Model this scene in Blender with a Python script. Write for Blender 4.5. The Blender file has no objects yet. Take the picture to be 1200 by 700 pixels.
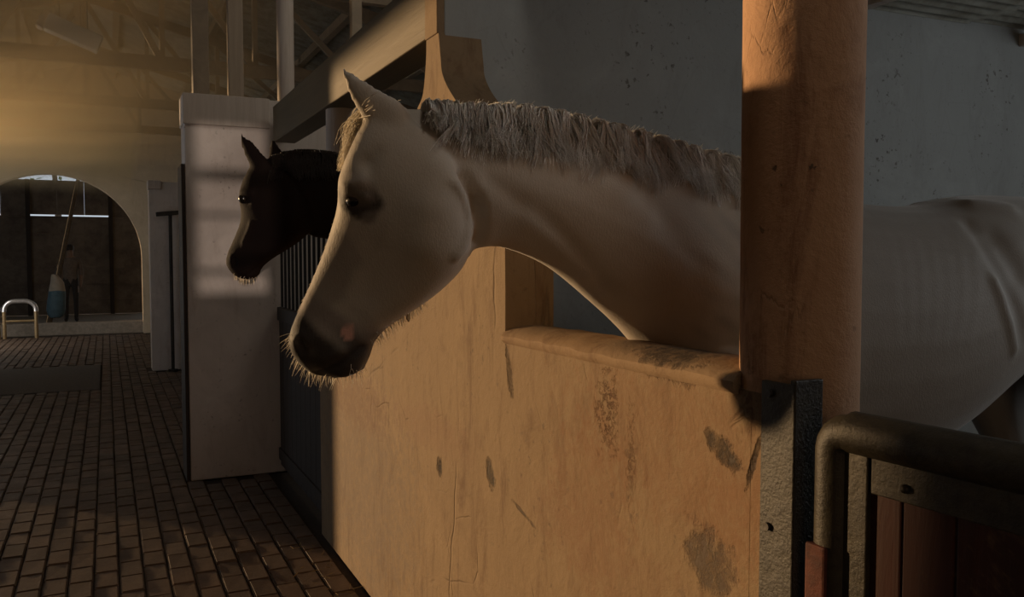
import bpy, bmesh, math, random
import numpy as np
from mathutils import Vector, Matrix
from mathutils.bvhtree import BVHTree
random.seed(7); RNG = np.random.default_rng(7)
S = bpy.context.scene
COL = S.collection
# ------------------------------------------------------------------ camera
TH = math.radians(25.4); PI_ = math.radians(2.862); FPX = 1000.0; EYE = 1.5
cam = bpy.data.objects.new('camera', bpy.data.cameras.new('camera')); COL.objects.link(cam)
cam.data.sensor_width = 36; cam.data.lens = 30.0; cam.data.clip_end = 200
cam.location = (0, 0, EYE); cam.rotation_euler = (math.pi/2 - PI_, 0, -TH)
S.camera = cam
# ------------------------------------------------------------------ world, sun, exposure
S.view_settings.view_transform = 'Standard'; S.view_settings.look = 'None'
S.view_settings.gamma = 1; S.view_settings.use_curve_mapping = False
S.view_settings.exposure = 0.0
w = bpy.data.worlds.new('sky'); S.world = w; w.use_nodes = True
w.node_tree.nodes['Background'].inputs[0].default_value = (0.80, 0.90, 1.0, 1)
w.node_tree.nodes['Background'].inputs[1].default_value = 0.65
def lamp(name, kind, loc, direction, energy, color, **kw):
    l = bpy.data.lights.new(name, kind); l.energy = energy; l.color = color
    for k, v in kw.items(): setattr(l, k, v)
    o = bpy.data.objects.new(name, l); COL.objects.link(o); o.location = loc
    o.rotation_euler = Vector(direction).to_track_quat('-Z', 'Y').to_euler(); return o
lamp('low_sun', 'SUN', (-20, 18, 6), (0.66, -0.75, -0.045), 3.9, (1.0, 0.65, 0.33), angle=math.radians(1.4))
# added fills, and daylight from windows and the far doorway
lamp('warm_back_fill', 'AREA', (0.55, -3.4, 1.7), (0.1, 1, -0.02), 10, (1.0, 0.68, 0.42), shape='RECTANGLE', size=1.6, size_y=2.0)  # added warm fill behind the viewer; the end wall has no doorway
lamp('stall_window_daylight', 'AREA', (4.55, 0.35, 2.15), (-1, 0.2, 0.03), 15, (0.90, 0.94, 0.96), shape='RECTANGLE', size=1.5, size_y=0.8)
lamp('yard_glow_through_window', 'SPOT', (-1.3, -9, 1.9), (1.95, 15, 0), 1900, (1.0, 0.80, 0.66), spot_size=math.radians(20), shadow_soft_size=0.025)
lamp('far_doorway_daylight', 'AREA', (-2.6, 16.3, 1.2), (1, 0.0, 0.05), 34, (1.0, 0.93, 0.82), shape='RECTANGLE', size=1.8, size_y=2.0)
lamp('stall_side_fill', 'AREA', (2.5, 4.1, 4.0), (-0.55, 0.6, -0.5), 10, (1.0, 0.89, 0.74), shape='RECTANGLE', size=1.2, size_y=0.8)  # added fill from the right for posts and cross wall; no skylight in the roof
lamp('mane_fill', 'AREA', (1.05, 0.5, 4.1), (0.05, 0.45, -1), 7, (1.0, 0.94, 0.85), shape='RECTANGLE', size=0.5, size_y=0.9)  # added overhead fill to brighten the mane; the roof is closed here
S.cycles.max_bounces = 8; S.cycles.diffuse_bounces = 5; S.cycles.volume_bounces = 1

# ------------------------------------------------------------------ measuring helpers (survey of the place)
FWD = np.array([math.sin(TH)*math.cos(PI_), math.cos(TH)*math.cos(PI_), -math.sin(PI_)])
RGT = np.array([math.cos(TH), -math.sin(TH), 0.0]); UPV = np.cross(RGT, FWD); EYEP = np.array([0, 0, EYE])
def ray(u, v): return FWD*FPX + RGT*(u-600) + UPV*(350-v)
def at(u, v, ax, val):
    d = ray(u, v); i = 'XYZ'.index(ax); return EYEP + d*((val-EYEP[i])/d[i])
def on_plane(u, v, q, n):
    d = ray(u, v); return EYEP + d*(np.dot(np.array(q)-EYEP, n)/np.dot(d, n))

# ------------------------------------------------------------------ mesh builder
class MB:
    def __init__(self): self.v = []; self.f = []; self.mi = []
    def add(self, vs, fs, m=0):
        b = len(self.v); self.v += [tuple(map(float, p)) for p in vs]
        self.f += [tuple(i+b for i in f) for f in fs]; self.mi += [m]*len(fs); return self
    def box(self, x0, x1, y0, y1, z0, z1, m=0):
        vs = [(x, y, z) for z in (z0, z1) for y in (y0, y1) for x in (x0, x1)]
        return self.add(vs, [(0,2,3,1),(4,5,7,6),(0,1,5,4),(2,6,7,3),(0,4,6,2),(1,3,7,5)], m)
    def bar(self, a, b, wd, ht, upv=(0,0,1), m=0):
        a = Vector(a); b = Vector(b); d = (b-a).normalized(); s = d.cross(Vector(upv))
        if s.length < 1e-4: s = d.cross(Vector((1,0,0)))
        s.normalize(); t = s.cross(d)
        vs = []
        for p in (a, b):
            for i, j in ((-1,-1),(1,-1),(1,1),(-1,1)): vs.append(p + s*(i*wd/2) + t*(j*ht/2))
        return self.add(vs, [(3,2,1,0),(4,5,6,7),(0,1,5,4),(1,2,6,5),(2,3,7,6),(3,0,4,7)], m)
    def tube(self, pts, r, n=12, m=0, cap=True):
        pts = [Vector(p) for p in pts]; rs = r if hasattr(r, '__len__') else [r]*len(pts)
        vs = []; fs = []; s = None
        for i, p in enumerate(pts):
            d = (pts[min(i+1, len(pts)-1)] - pts[max(i-1, 0)]).normalized()
            if s is None:
                s = d.cross(Vector((0,0,1)))
                if s.length < 1e-3: s = d.cross(Vector((1,0,0)))
            s = (s - d*s.dot(d)).normalized(); t = d.cross(s)
            for k in range(n):
                a = 2*math.pi*k/n; vs.append(p + (s*math.cos(a) + t*math.sin(a))*rs[i])
        for i in range(len(pts)-1):
            for k in range(n):
                k2 = (k+1) % n; fs.append((i*n+k, i*n+k2, (i+1)*n+k2, (i+1)*n+k))
        if cap: fs.append(tuple(range(n))[::-1]); fs.append(tuple((len(pts)-1)*n+k for k in range(n)))
        return self.add(vs, fs, m)
    def prism(self, poly, axis, a, b, m=0):
        n = len(poly); vs = []
        for c in (a, b):
            for p, q in poly: vs.append({'X': (c, p, q), 'Y': (p, c, q), 'Z': (p, q, c)}[axis])
        fs = [tuple(range(n))[::-1], tuple(range(n, 2*n))]
        for i in range(n): j = (i+1) % n; fs.append((i, j, n+j, n+i))
        return self.add(vs, fs, m)
    def sphere(self, c, r, nu=14, nv=9, m=0):
        r = r if hasattr(r, '__len__') else (r, r, r); vs = []; fs = []
        for j in range(nv+1):
            for i in range(nu):
                a = 2*math.pi*i/nu; b = math.pi*j/nv
                vs.append((c[0]+r[0]*math.sin(b)*math.cos(a), c[1]+r[1]*math.sin(b)*math.sin(a), c[2]+r[2]*math.cos(b)))
        for j in range(nv):
            for i in range(nu):
                i2 = (i+1) % nu; fs.append((j*nu+i, (j+1)*nu+i, (j+1)*nu+i2, j*nu+i2))
        return self.add(vs, fs, m)
    def build(self, name, mats, parent=None, smooth=False, bevel=0, segs=2, loc=None):
        org = Vector(loc) if loc is not None else (parent.matrix_world.translation.copy() if parent else Vector((0,0,0)))
        if parent and loc is None and 'org' in parent: org = Vector(parent['org'])
        me = bpy.data.meshes.new(name)
        me.from_pydata([(p[0]-org.x, p[1]-org.y, p[2]-org.z) for p in self.v], [], self.f)
        for m in (mats if isinstance(mats, (list, tuple)) else [mats]): me.materials.append(m)
        me.polygons.foreach_set('material_index', self.mi)
        bm = bmesh.new(); bm.from_mesh(me); bmesh.ops.recalc_face_normals(bm, faces=bm.faces)
        if not bevel: bmesh.ops.triangulate(bm, faces=[f for f in bm.faces if len(f.verts) > 8])
        if bevel: bmesh.ops.bevel(bm, geom=[e for e in bm.edges if len(e.link_faces) == 2 and e.calc_face_angle() > 0.5], offset=bevel, segments=segs, affect='EDGES', profile=0.5)
        bm.to_mesh(me); bm.free()
        if smooth:
            me.polygons.foreach_set('use_smooth', [True]*len(me.polygons))
            me.set_sharp_from_angle(angle=math.radians(40))
        o = bpy.data.objects.new(name, me); COL.objects.link(o)
        if parent: o.parent = parent
        else: o.location = org
        ORG[o] = org
        return o
ORG = {}
_b = MB.build
def build(self, name, mats, parent=None, loc=None, **kw):
    if parent is not None and loc is None: loc = ORG[parent]
    return _b(self, name, mats, parent, loc=loc, **kw)
MB.build = build
def thing(name, label, cat, loc, group=None):
    o = bpy.data.objects.new(name, None); COL.objects.link(o); o.location = loc; ORG[o] = Vector(loc)
    o.empty_display_size = 0.1; return tag(o, label, cat, group)
def tag(o, label, cat, group=None):
    o['label'] = label; o['category'] = cat
    if group: o['group'] = group
    return o
def struct(o, label=None):
    o['kind'] = 'structure'
    if label: o['label'] = label
    return o

# ------------------------------------------------------------------ materials
class NT:
    def __init__(self, name):
        self.m = bpy.data.materials.new(name); self.m.use_nodes = True
        self.t = self.m.node_tree; self.b = self.t.nodes['Principled BSDF']; self.out = self.t.nodes['Material Output']
    def n(self, typ, **kw):
        nd = self.t.nodes.new(typ)
        for k, v in kw.items():
            if k.startswith('i_'): nd.inputs[int(k[2:]) if k[2:].isdigit() else k[2:]].default_value = v
            else: setattr(nd, k, v)
        return nd
    def l(self, a, b): self.t.links.new(a, b)
    def pos(self, scale=(1,1,1), obj=False):
        src = self.n('ShaderNodeTexCoord').outputs['Object'] if obj else self.n('ShaderNodeNewGeometry').outputs['Position']
        mp = self.n('ShaderNodeMapping'); mp.inputs['Scale'].default_value = scale; self.l(src, mp.inputs[0]); return mp.outputs[0]
    def noise(self, vec, scale, detail=6, rough=0.6, dist=0.0):
        nd = self.n('ShaderNodeTexNoise'); nd.inputs['Scale'].default_value = scale; nd.inputs['Detail'].default_value = detail
        nd.inputs['Roughness'].default_value = rough; nd.inputs['Distortion'].default_value = dist
        self.l(vec, nd.inputs['Vector']); return nd.outputs['Fac']
    def ramp(self, fac, stops):
        r = self.n('ShaderNodeValToRGB'); e = r.color_ramp.elements
        while len(e) < len(stops): e.new(0.5)
        for i, (p, c) in enumerate(stops):
            e[i].position = p; e[i].color = (c, c, c, 1) if not hasattr(c, '__len__') else (*c, 1)
        self.l(fac, r.inputs[0]); return r.outputs[0]
    def mix(self, fac, a, b, mode='MIX'):
        mx = self.n('ShaderNodeMix', data_type='RGBA', blend_type=mode)
        for sock, val in ((0, fac), (6, a), (7, b)):
            if hasattr(val, 'links') or isinstance(val, bpy.types.NodeSocket): self.l(val, mx.inputs[sock])
            elif hasattr(val, '__len__'): mx.inputs[sock].default_value = (*val, 1)
            else: mx.inputs[sock].default_value = val
        return mx.outputs[2]
    def math(self, op, a, b=0.0):
        md = self.n('ShaderNodeMath', operation=op)
        for i, v in enumerate((a, b)):
            if isinstance(v, bpy.types.NodeSocket): self.l(v, md.inputs[i])
            else: md.inputs[i].default_value = v
        return md.outputs[0]
    def bump(self, h, strength=0.3, dist=0.01, prev=None):
        b = self.n('ShaderNodeBump'); b.inputs['Strength'].default_value = strength; b.inputs['Distance'].default_value = dist
        self.l(h, b.inputs['Height'])
        if prev is not None: self.l(prev, b.inputs['Normal'])
        return b.outputs[0]
    def done(self, col=None, rough=0.7, normal=None, metal=0.0, spec=0.5, **kw):
        b = self.b
        if col is not None:
            if isinstance(col, bpy.types.NodeSocket): self.l(col, b.inputs['Base Color'])
            else: b.inputs['Base Color'].default_value = (*col, 1)
        if isinstance(rough, bpy.types.NodeSocket): self.l(rough, b.inputs['Roughness'])
        else: b.inputs['Roughness'].default_value = rough
        b.inputs['Metallic'].default_value = metal; b.inputs['Specular IOR Level'].default_value = spec
        if normal is not None: self.l(normal, b.inputs['Normal'])
        for k, v in kw.items(): b.inputs[k.replace('_', ' ')].default_value = v
        return self.m
def ell_mask(N, P, c, r, axes=(1, 2), ang=0.0, jig=None, soft=0.35):
    """soft elliptical mask for stains and tone patches around a point on the wall, edge broken by noise"""
    sx = N.n('ShaderNodeSeparateXYZ'); N.l(P, sx.inputs[0])
    a = N.math('SUBTRACT', sx.outputs[axes[0]], c[0]); b = N.math('SUBTRACT', sx.outputs[axes[1]], c[1])
    ca, sa = math.cos(ang), math.sin(ang)
    p = N.math('ADD', N.math('MULTIPLY', a, ca/r[0]), N.math('MULTIPLY', b, sa/r[0]))
    q = N.math('ADD', N.math('MULTIPLY', a, -sa/r[1]), N.math('MULTIPLY', b, ca/r[1]))
    d = N.math('SQRT', N.math('ADD', N.math('MULTIPLY', p, p), N.math('MULTIPLY', q, q)))
    if jig is not None: d = N.math('ADD', d, N.math('MULTIPLY', N.math('SUBTRACT', jig, 0.5), 2.2))
    return N.ramp(d, [(1.0-soft, 1.0), (1.0, 0.0)])
def plaster(name, base, stain, streak=0.5, patches=(), dirt=(0.06, 0.045, 0.035), speck=0.5, bump=0.5, cracks=1.0):
    N = NT(name); P = N.pos()
    big = N.noise(P, 1.6, 5, 0.65, 0.4); med = N.noise(P, 7, 8, 0.7, 0.3); fine = N.noise(P, 60, 6, 0.7)
    vert = N.noise(N.pos((7, 7, 1.6)), 1.6, 9, 0.75, 0.6)
    col = N.mix(N.ramp(big, [(0.35, 0.0), (0.72, 1.0)]), base, tuple(0.82*b+0.18*s for b, s in zip(base, stain)))
    col = N.mix(N.math('MULTIPLY', N.ramp(vert, [(0.52, 0.0), (0.74, 1.0)]), streak), col, stain)
    col = N.mix(N.math('MULTIPLY', N.ramp(med, [(0.56, 0.0), (0.76, 1.0)]), 0.45*streak), col, stain)
    sp = N.noise(P, 38, 3, 0.6)
    grp = N.ramp(N.noise(P, 3.2, 4, 0.6), [(0.5, 0.0), (0.62, 1.0)])
    col = N.mix(N.math('MULTIPLY', N.math('MULTIPLY', N.ramp(sp, [(0.63, 0.0), (0.68, 1.0)]), grp), speck), col, dirt)
    vor = N.n('ShaderNodeTexVoronoi', feature='DISTANCE_TO_EDGE'); vor.inputs['Scale'].default_value = 1.15
    wrp = N.mix(0.13, P, N.n('ShaderNodeTexNoise', i_Scale=5.0, i_Detail=6.0).outputs['Color'])
    N.l(wrp, vor.inputs['Vector'])
    crack = N.math('MULTIPLY', N.ramp(vor.outputs['Distance'], [(0.0, 1.0), (0.007, 0.0)]), N.ramp(N.noise(P, 1.3, 3), [(0.5, 0.0), (0.6, 1.0)]))
    col = N.mix(N.math('MULTIPLY', crack, 0.35*cracks), col, dirt)
    h = N.math('ADD', N.math('MULTIPLY', med, 0.5), N.math('MULTIPLY', fine, 0.12))
    fsp = N.ramp(N.noise(N.pos((1, 1, 0.55)), 95, 4, 0.7), [(0.62, 0.0), (0.68, 1.0)])
    col = N.mix(N.math('MULTIPLY', N.math('MULTIPLY', fsp, N.ramp(N.noise(P, 4.5, 5, 0.7), [(0.45, 0.0), (0.62, 1.0)])), 0.6*speck), col, dirt)
    vo2 = N.n('ShaderNodeTexVoronoi', feature='DISTANCE_TO_EDGE'); vo2.inputs['Scale'].default_value = 5.5; N.l(wrp, vo2.inputs['Vector'])
    cr2 = N.math('MULTIPLY', N.ramp(vo2.outputs['Distance'], [(0.0, 1.0), (0.022, 0.0)]), N.ramp(N.noise(P, 2.4, 3), [(0.54, 0.0), (0.62, 1.0)]))
    col = N.mix(N.math('MULTIPLY', cr2, 0.45*speck*cracks), col, dirt)
    h = N.math('SUBTRACT', h, N.math('MULTIPLY', N.math('MAXIMUM', crack, N.math('MULTIPLY', cr2, 0.6)), 0.3*cracks))
    jig = N.noise(P, 26, 6, 0.7)
    spk = N.ramp(N.noise(P, 75, 5, 0.75, 0.4), [(0.50, 0.0), (0.58, 1.0)]); rag = N.ramp(N.noise(P, 30, 7, 0.8), [(0.36, 0.25), (0.55, 1.0)])
    col = N.mix(N.math('MULTIPLY', N.ramp(N.noise(P, 2.6, 5, 0.7, 0.6), [(0.5, 0.0), (0.7, 1.0)]), 0.35), col, tuple(b*1.35 for b in base))
    for (c, r, ang, colr, amt, depth) in patches:
        mk = ell_mask(N, P, c, r, ang=ang, jig=jig, soft=0.8 if colr is RUST else 0.45)
        mk = N.math('MULTIPLY', mk, spk if colr is RUST else rag)
        col = N.mix(N.math('MULTIPLY', mk, amt), col, colr)
        if depth: h = N.math('SUBTRACT', h, N.math('MULTIPLY', mk, depth))
    return N.done(col, 0.82, N.bump(h, bump, 0.02), spec=0.3)
X0 = 1.02
def yz(u, v): p = at(u, v, 'X', X0); return (p[1], p[2])
GREY = (0.075, 0.062, 0.05); RUST = (0.09, 0.035, 0.016); DK = (0.035, 0.025, 0.02)
def pt(u, v, ru, rv, ang, colr, amt, depth=0.0):
    c = yz(u, v); k = (yz(u, v)[0]-yz(u+10, v)[0])/10; kz = (yz(u, v)[1]-yz(u, v+10)[1])/10
    return (c, (ru*k, rv*kz), ang, colr, amt, depth)
WASH = (0.20, 0.098, 0.047)
M_FRONT = plaster('front_wall_plaster', (0.245, 0.170, 0.098), (0.105, 0.053, 0.026), 0.95, patches=[
    pt(800, 530, 190, 120, 0.1, WASH, 0.45), pt(690, 590, 60, 120, 0.0, WASH, 0.4), pt(425, 560, 60, 150, 0.0, (0.15, 0.115, 0.092), 0.6), pt(860, 620, 60, 90, 0.0, WASH, 0.4),  # broad tone patches: redder at right, greyer at lower left
    pt(846, 527, 26, 16, 0.5, GREY, 0.9, 0.5), pt(832, 657, 34, 40, 0.3, (0.09, 0.072, 0.058), 0.8, 0.2),
    pt(884, 540, 4, 46, 0.35, DK, 0.85, 0.8), pt(515, 546, 4, 12, 0.1, DK, 0.95, 0.6), pt(575, 556, 5, 20, -0.5, GREY, 0.9, 0.5),
    pt(597, 436, 3.5, 32, -0.25, (0.12, 0.08, 0.05), 0.8, 0.6), pt(615, 604, 18, 3, 0.25, DK, 0.7, 0.2),
    pt(785, 432, 45, 18, 0.0, (0.07, 0.045, 0.03), 0.85, 0.3), pt(712, 480, 16, 60, 0.0, RUST, 0.75, 0.25), pt(740, 540, 8, 90, 0.0, RUST, 0.5, 0.1),
    pt(878, 460, 22, 60, 0.0, RUST, 0.5, 0.2), pt(690, 640, 110, 60, 0.1, (0.20, 0.115, 0.065), 0.4, 0.0),
    pt(420, 470, 40, 40, 0.0, (0.17, 0.09, 0.05), 0.5, 0.0), pt(500, 500, 60, 30, 0.0, (0.22, 0.13, 0.08), 0.45, 0.0)], bump=0.75)
M_SILL = plaster('sill_plaster', (0.28, 0.19, 0.112), (0.11, 0.05, 0.025), 0.8, patches=[pt(775, 412, 45, 18, 0.0, (0.05, 0.035, 0.025), 0.9, 0.4)], bump=0.5)
M_PILLAR = plaster('pillar_plaster', (0.50, 0.30, 0.18), (0.15, 0.055, 0.03), 0.95, speck=0.8, bump=0.7)
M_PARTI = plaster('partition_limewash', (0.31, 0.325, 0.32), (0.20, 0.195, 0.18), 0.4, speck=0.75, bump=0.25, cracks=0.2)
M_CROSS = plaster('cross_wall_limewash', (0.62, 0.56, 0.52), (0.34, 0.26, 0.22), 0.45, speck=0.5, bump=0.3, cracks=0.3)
M_FAR = plaster('far_wall_limewash', (0.58, 0.48, 0.36), (0.33, 0.24, 0.16), 0.5, speck=0.3, bump=0.3)
def wood(name, c1, c2, grain=(3, 3, 40), rough=0.65, worn=None):
    N = NT(name); P = N.pos(grain)
    g = N.noise(P, 1.0, 8, 0.65, 0.8); col = N.mix(N.ramp(g, [(0.3, 0.0), (0.7, 1.0)]), c1, c2)
    if worn:
        wn = N.noise(N.pos((1,1,1)), 9, 8, 0.75, 0.5)
        col = N.mix(N.ramp(wn, [(0.56, 0.0), (0.68, 1.0)]), col, worn)
    return N.done(col, rough, N.bump(g, 0.35, 0.006), spec=0.35)
M_BEAM = wood('beam_paint', (0.155, 0.12, 0.07), (0.12, 0.092, 0.052), (30, 2, 30))
M_POST = wood('post_paint', (0.62, 0.55, 0.50), (0.50, 0.43, 0.38), (30, 30, 2))
M_GATEWOOD = wood('red_gate_board', (0.075, 0.020, 0.011), (0.045, 0.014, 0.009), (26, 26, 2.2), 0.6, worn=(0.14, 0.075, 0.035))
M_DARKWOOD = wood('dark_stall_board', (0.045, 0.032, 0.024), (0.028, 0.020, 0.016), (20, 20, 2))
M_POLE = wood('pole_timber', (0.42, 0.34, 0.26), (0.32, 0.26, 0.2), (30, 30, 2))
M_TRUSS = wood('truss_timber', (0.34, 0.27, 0.19), (0.24, 0.19, 0.14), (10, 10, 10))
def metal(name, c1, c2, scale=22, rough=0.55, metal_=0.5, b=0.4):
    N = NT(name); P = N.pos(); a = N.noise(P, scale, 8, 0.7); f = N.noise(P, 160, 3, 0.6)
    col = N.mix(N.ramp(a, [(0.40, 0.0), (0.62, 1.0)]), c1, c2)
    return N.done(col, rough, N.bump(N.math('ADD', a, N.math('MULTIPLY', f, 0.25)), b, 0.005), metal=metal_, spec=0.5)
M_GATEMETAL = metal('old_gate_paint', (0.055, 0.045, 0.028), (0.03, 0.024, 0.016), 30, 0.5, 0.15, 0.5)
M_PLATE = metal('hinge_plate_paint', (0.032, 0.026, 0.016), (0.017, 0.013, 0.008), 40, 0.5, 0.15, 0.6)
M_RUST = metal('rusty_hinge', (0.13, 0.035, 0.018), (0.07, 0.02, 0.012), 30, 0.75, 0.1, 0.6)
M_DARKMETAL = metal('dark_iron', (0.03, 0.027, 0.025), (0.05, 0.04, 0.03), 20, 0.5, 0.4)
M_ROOF = metal('corrugated_roof_sheet', (0.42, 0.42, 0.37), (0.26, 0.24, 0.19), 5, 0.6, 0.2, 0.1)
M_YARD = metal('yard_fence_sheet', (0.22, 0.18, 0.14), (0.13, 0.10, 0.08), 3, 0.7, 0.1, 0.1)
M_STEEL = metal('bright_tube_steel', (0.75, 0.75, 0.78), (0.62, 0.62, 0.66), 10, 0.25, 0.8, 0.05)
M_TUBE = metal('tan_tube_paint', (0.34, 0.25, 0.13), (0.25, 0.17, 0.09), 20, 0.4, 0.2, 0.1)
M_LAMP = metal('lamp_housing', (0.75, 0.80, 0.84), (0.6, 0.66, 0.70), 12, 0.4, 0.2, 0.1)
def brickmat(name, island):
    N = NT(name); P = N.pos()
    rnd = N.n('ShaderNodeNewGeometry').outputs['Random Per Island'] if island else N.n('ShaderNodeObjectInfo').outputs['Random']
    col = N.ramp(rnd, [(0.0, (0.120, 0.080, 0.056)), (0.35, (0.155, 0.102, 0.072)), (0.7, (0.108, 0.076, 0.056)), (1.0, (0.170, 0.116, 0.082))])
    a = N.noise(P, 5, 6, 0.65); f = N.noise(P, 70, 6, 0.7)
    col = N.mix(N.math('MULTIPLY', N.ramp(a, [(0.42, 0.0), (0.7, 1.0)]), 0.6), col, (0.075, 0.052, 0.038))
    col = N.mix(N.math('MULTIPLY', N.ramp(f, [(0.5, 0.0), (0.75, 1.0)]), 0.35), col, (0.26, 0.18, 0.12))
    return N.done(col, N.ramp(a, [(0.3, 0.45), (0.7, 0.7)]), N.bump(f, 0.5, 0.006), spec=0.45)
M_BRICK = brickmat('floor_brick', False); M_BRICKS = brickmat('floor_brick_field', True)
def simple(name, c, rough=0.7, scale=20, var=0.3, **kw):
    N = NT(name); a = N.noise(N.pos(), scale, 6, 0.6)
    return N.done(N.mix(N.ramp(a, [(0.35, 0.0), (0.65, 1.0)]), c, tuple(x*(1-var) for x in c)), rough, N.bump(a, 0.2, 0.005), **kw)
M_JOINT = simple('joint_sand', (0.055, 0.04, 0.03), 0.95, 60, 0.4)
M_CONC = simple('yard_concrete', (0.30, 0.27, 0.24), 0.9)
M_KERB = simple('kerb_concrete', (0.34, 0.30, 0.26), 0.85)
M_MAT = simple('rubber_mat', (0.11, 0.085, 0.065), 0.85, 30, 0.4)
M_BARK = simple('bark', (0.10, 0.075, 0.05), 0.9, 14, 0.5)
M_LEAF = simple('leaf_green', (0.10, 0.20, 0.045), 0.6, 8, 0.5)
M_BLUE = simple('blue_sack_cloth', (0.06, 0.12, 0.17), 0.7, 12, 0.3)
M_SACKTOP = simple('pale_sack_cloth', (0.30, 0.27, 0.23), 0.7, 12, 0.2)
M_EYE = simple('eye_dark', (0.008, 0.006, 0.005), 0.22, 5, 0.2)
M_LID = simple('eyelid_skin', (0.045, 0.035, 0.03), 0.8); M_SKIN = simple('skin', (0.20, 0.12, 0.08), 0.6); M_SHIRT = simple('shirt_cloth', (0.15, 0.12, 0.10), 0.85)
M_TROUSER = simple('trouser_cloth', (0.035, 0.032, 0.032), 0.85); M_HAIRD = simple('person_hair', (0.02, 0.014, 0.01), 0.6)
M_STRAW = simple('straw', (0.40, 0.29, 0.13), 0.85, 30, 0.4)
def coat(name, spec, rough, sheen, hairtint):
    N = NT(name); A = N.n('ShaderNodeVertexColor', layer_name='coat')
    P = N.pos(); a = N.noise(P, 9, 6, 0.65); hr = N.noise(N.pos((170, 170, 60)), 1.6, 4, 0.6); f = N.noise(P, 240, 3, 0.6)
    col = N.mix(N.math('MULTIPLY', N.ramp(a, [(0.4, 0.0), (0.72, 1.0)]), 0.30), A.outputs['Color'], hairtint, 'MULTIPLY')
    h = N.math('ADD', hr, N.math('MULTIPLY', f, 0.5))
    m = N.done(col, rough, N.bump(h, 0.35, 0.0025), spec=spec)
    N.b.inputs['Sheen Weight'].default_value = sheen; N.b.inputs['Sheen Roughness'].default_value = 0.35
    return m
M_COATW = coat('white_coat', 0.25, 0.62, 0.35, (0.72, 0.66, 0.60))
M_COATB = coat('dark_coat', 0.08, 0.75, 0.0, (0.6, 0.5, 0.5))
def hairmat(name, c1, c2, trans=0.25):
    N = NT(name); rnd = N.n('ShaderNodeNewGeometry').outputs['Random Per Island']
    ns = N.noise(N.pos((60, 25, 7)), 1.0, 3, 0.6)
    fac = N.math('ADD', N.math('MULTIPLY', rnd, 0.35), N.math('MULTIPLY', N.ramp(ns, [(0.38, 0.0), (0.62, 1.0)]), 0.65))
    N.done(N.ramp(fac, [(0.0, c1), (1.0, c2)]), 0.45, spec=0.5)
    tr = N.n('ShaderNodeBsdfTranslucent'); tr.inputs[0].default_value = (*c2, 1)
    mx = N.n('ShaderNodeMixShader'); mx.inputs[0].default_value = trans
    N.l(N.b.outputs[0], mx.inputs[1]); N.l(tr.outputs[0], mx.inputs[2]); N.l(mx.outputs[0], N.out.inputs[0]); return N.m
M_MANE = hairmat('mane_hair', (0.58, 0.54, 0.48), (0.98, 0.97, 0.95))
M_WHISK = hairmat('whisker_hair', (0.80, 0.72, 0.58), (0.95, 0.90, 0.8), 0.5)
M_DMANE = hairmat('dark_mane_hair', (0.012, 0.008, 0.006), (0.03, 0.02, 0.015), 0.1)

# ================================================================== STRUCTURE
YP = 2.72           # near face of the partition behind the white horse
YC1 = 5.98; YC2 = 12.0; YFAR = 18.0; XL = -2.7
# ---- floor with bricks laid lengthwise down the aisle
floor = struct(MB().box(XL-0.2, 5.2, -4, 18.4, -0.12, -0.012).build('floor', M_JOINT), 'dark brick paved stable aisle floor with sandy joints')
def brick_mesh(seed):
    r = random.Random(seed); bm = bmesh.new(); bmesh.ops.create_cube(bm, size=1)
    bmesh.ops.scale(bm, vec=(0.0985, 0.1985, 0.05), verts=bm.verts)
    for v in bm.verts:
        v.co.x += r.uniform(-.0015, .0015); v.co.y += r.uniform(-.002, .002); v.co.z += r.uniform(-.002, .002)
    bmesh.ops.bevel(bm, geom=[e for e in bm.edges if e.verts[0].co.z > 0 and e.verts[1].co.z > 0], offset=0.006, segments=2, affect='EDGES')
    me = bpy.data.meshes.new('brick'); bm.to_mesh(me); bm.free(); me.materials.append(M_BRICK); return me
BV = [brick_mesh(i) for i in range(4)]
slots = []
BW, BL = 0.1065, 0.207
for i in range(-26, 10):
    for j in range(0, 88):
        x = -0.03 + i*BW; y = 0.6 + j*BL + (BL/2 if i % 2 else 0) + random.uniform(-.003, .003)
        if x > 0.97 and not (4.6 < y < 5.95): continue
        if x > 0.42 and YC1 - 0.08 < y < YC1 + 0.4: continue
        if x > 0.46 and YC2 - 0.08 < y < YC2 + 0.4: continue
        if y > 17.85 or (-0.87 < x + 0.4 < 0.27 and 10.55 < y < 13.05): continue
        p = np.array([x, y, 0.0]) - EYEP; z = p @ FWD
        vis = z > 0.3 and -30 < 600 + FPX*(p @ RGT)/z < 1230 and 350 - FPX*(p @ UPV)/z < 725
        slots.append((not vis, x*x + y*y, x, y))
slots.sort(); fld = MB()
for k, (_, _, x, y) in enumerate(slots):
    dz = random.uniform(-.003, .003); me = BV[k % 4]; rz = random.choice((0, math.pi)) + random.uniform(-.008, .008)
    mt = Matrix.Translation((x, y, -0.025+dz)) @ Matrix.Rotation(rz, 4, 'Z') @ Matrix.Rotation(random.uniform(-.006, .006), 4, 'Y')
    if k < 300:
        o = bpy.data.objects.new('brick', me); COL.objects.link(o); o.parent = floor; o.matrix_local = mt
    else:
        fld.add([mt @ v.co for v in me.vertices], [tuple(f.vertices) for f in me.polygons])
o = fld.build('brick_field', M_BRICKS, floor); o['kind'] = 'stuff'
MB().box(-1.3, -0.1, 10.6, 13.0, -0.05, 0.004).build('drain_cover', M_MAT, floor, bevel=0.004)

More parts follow.
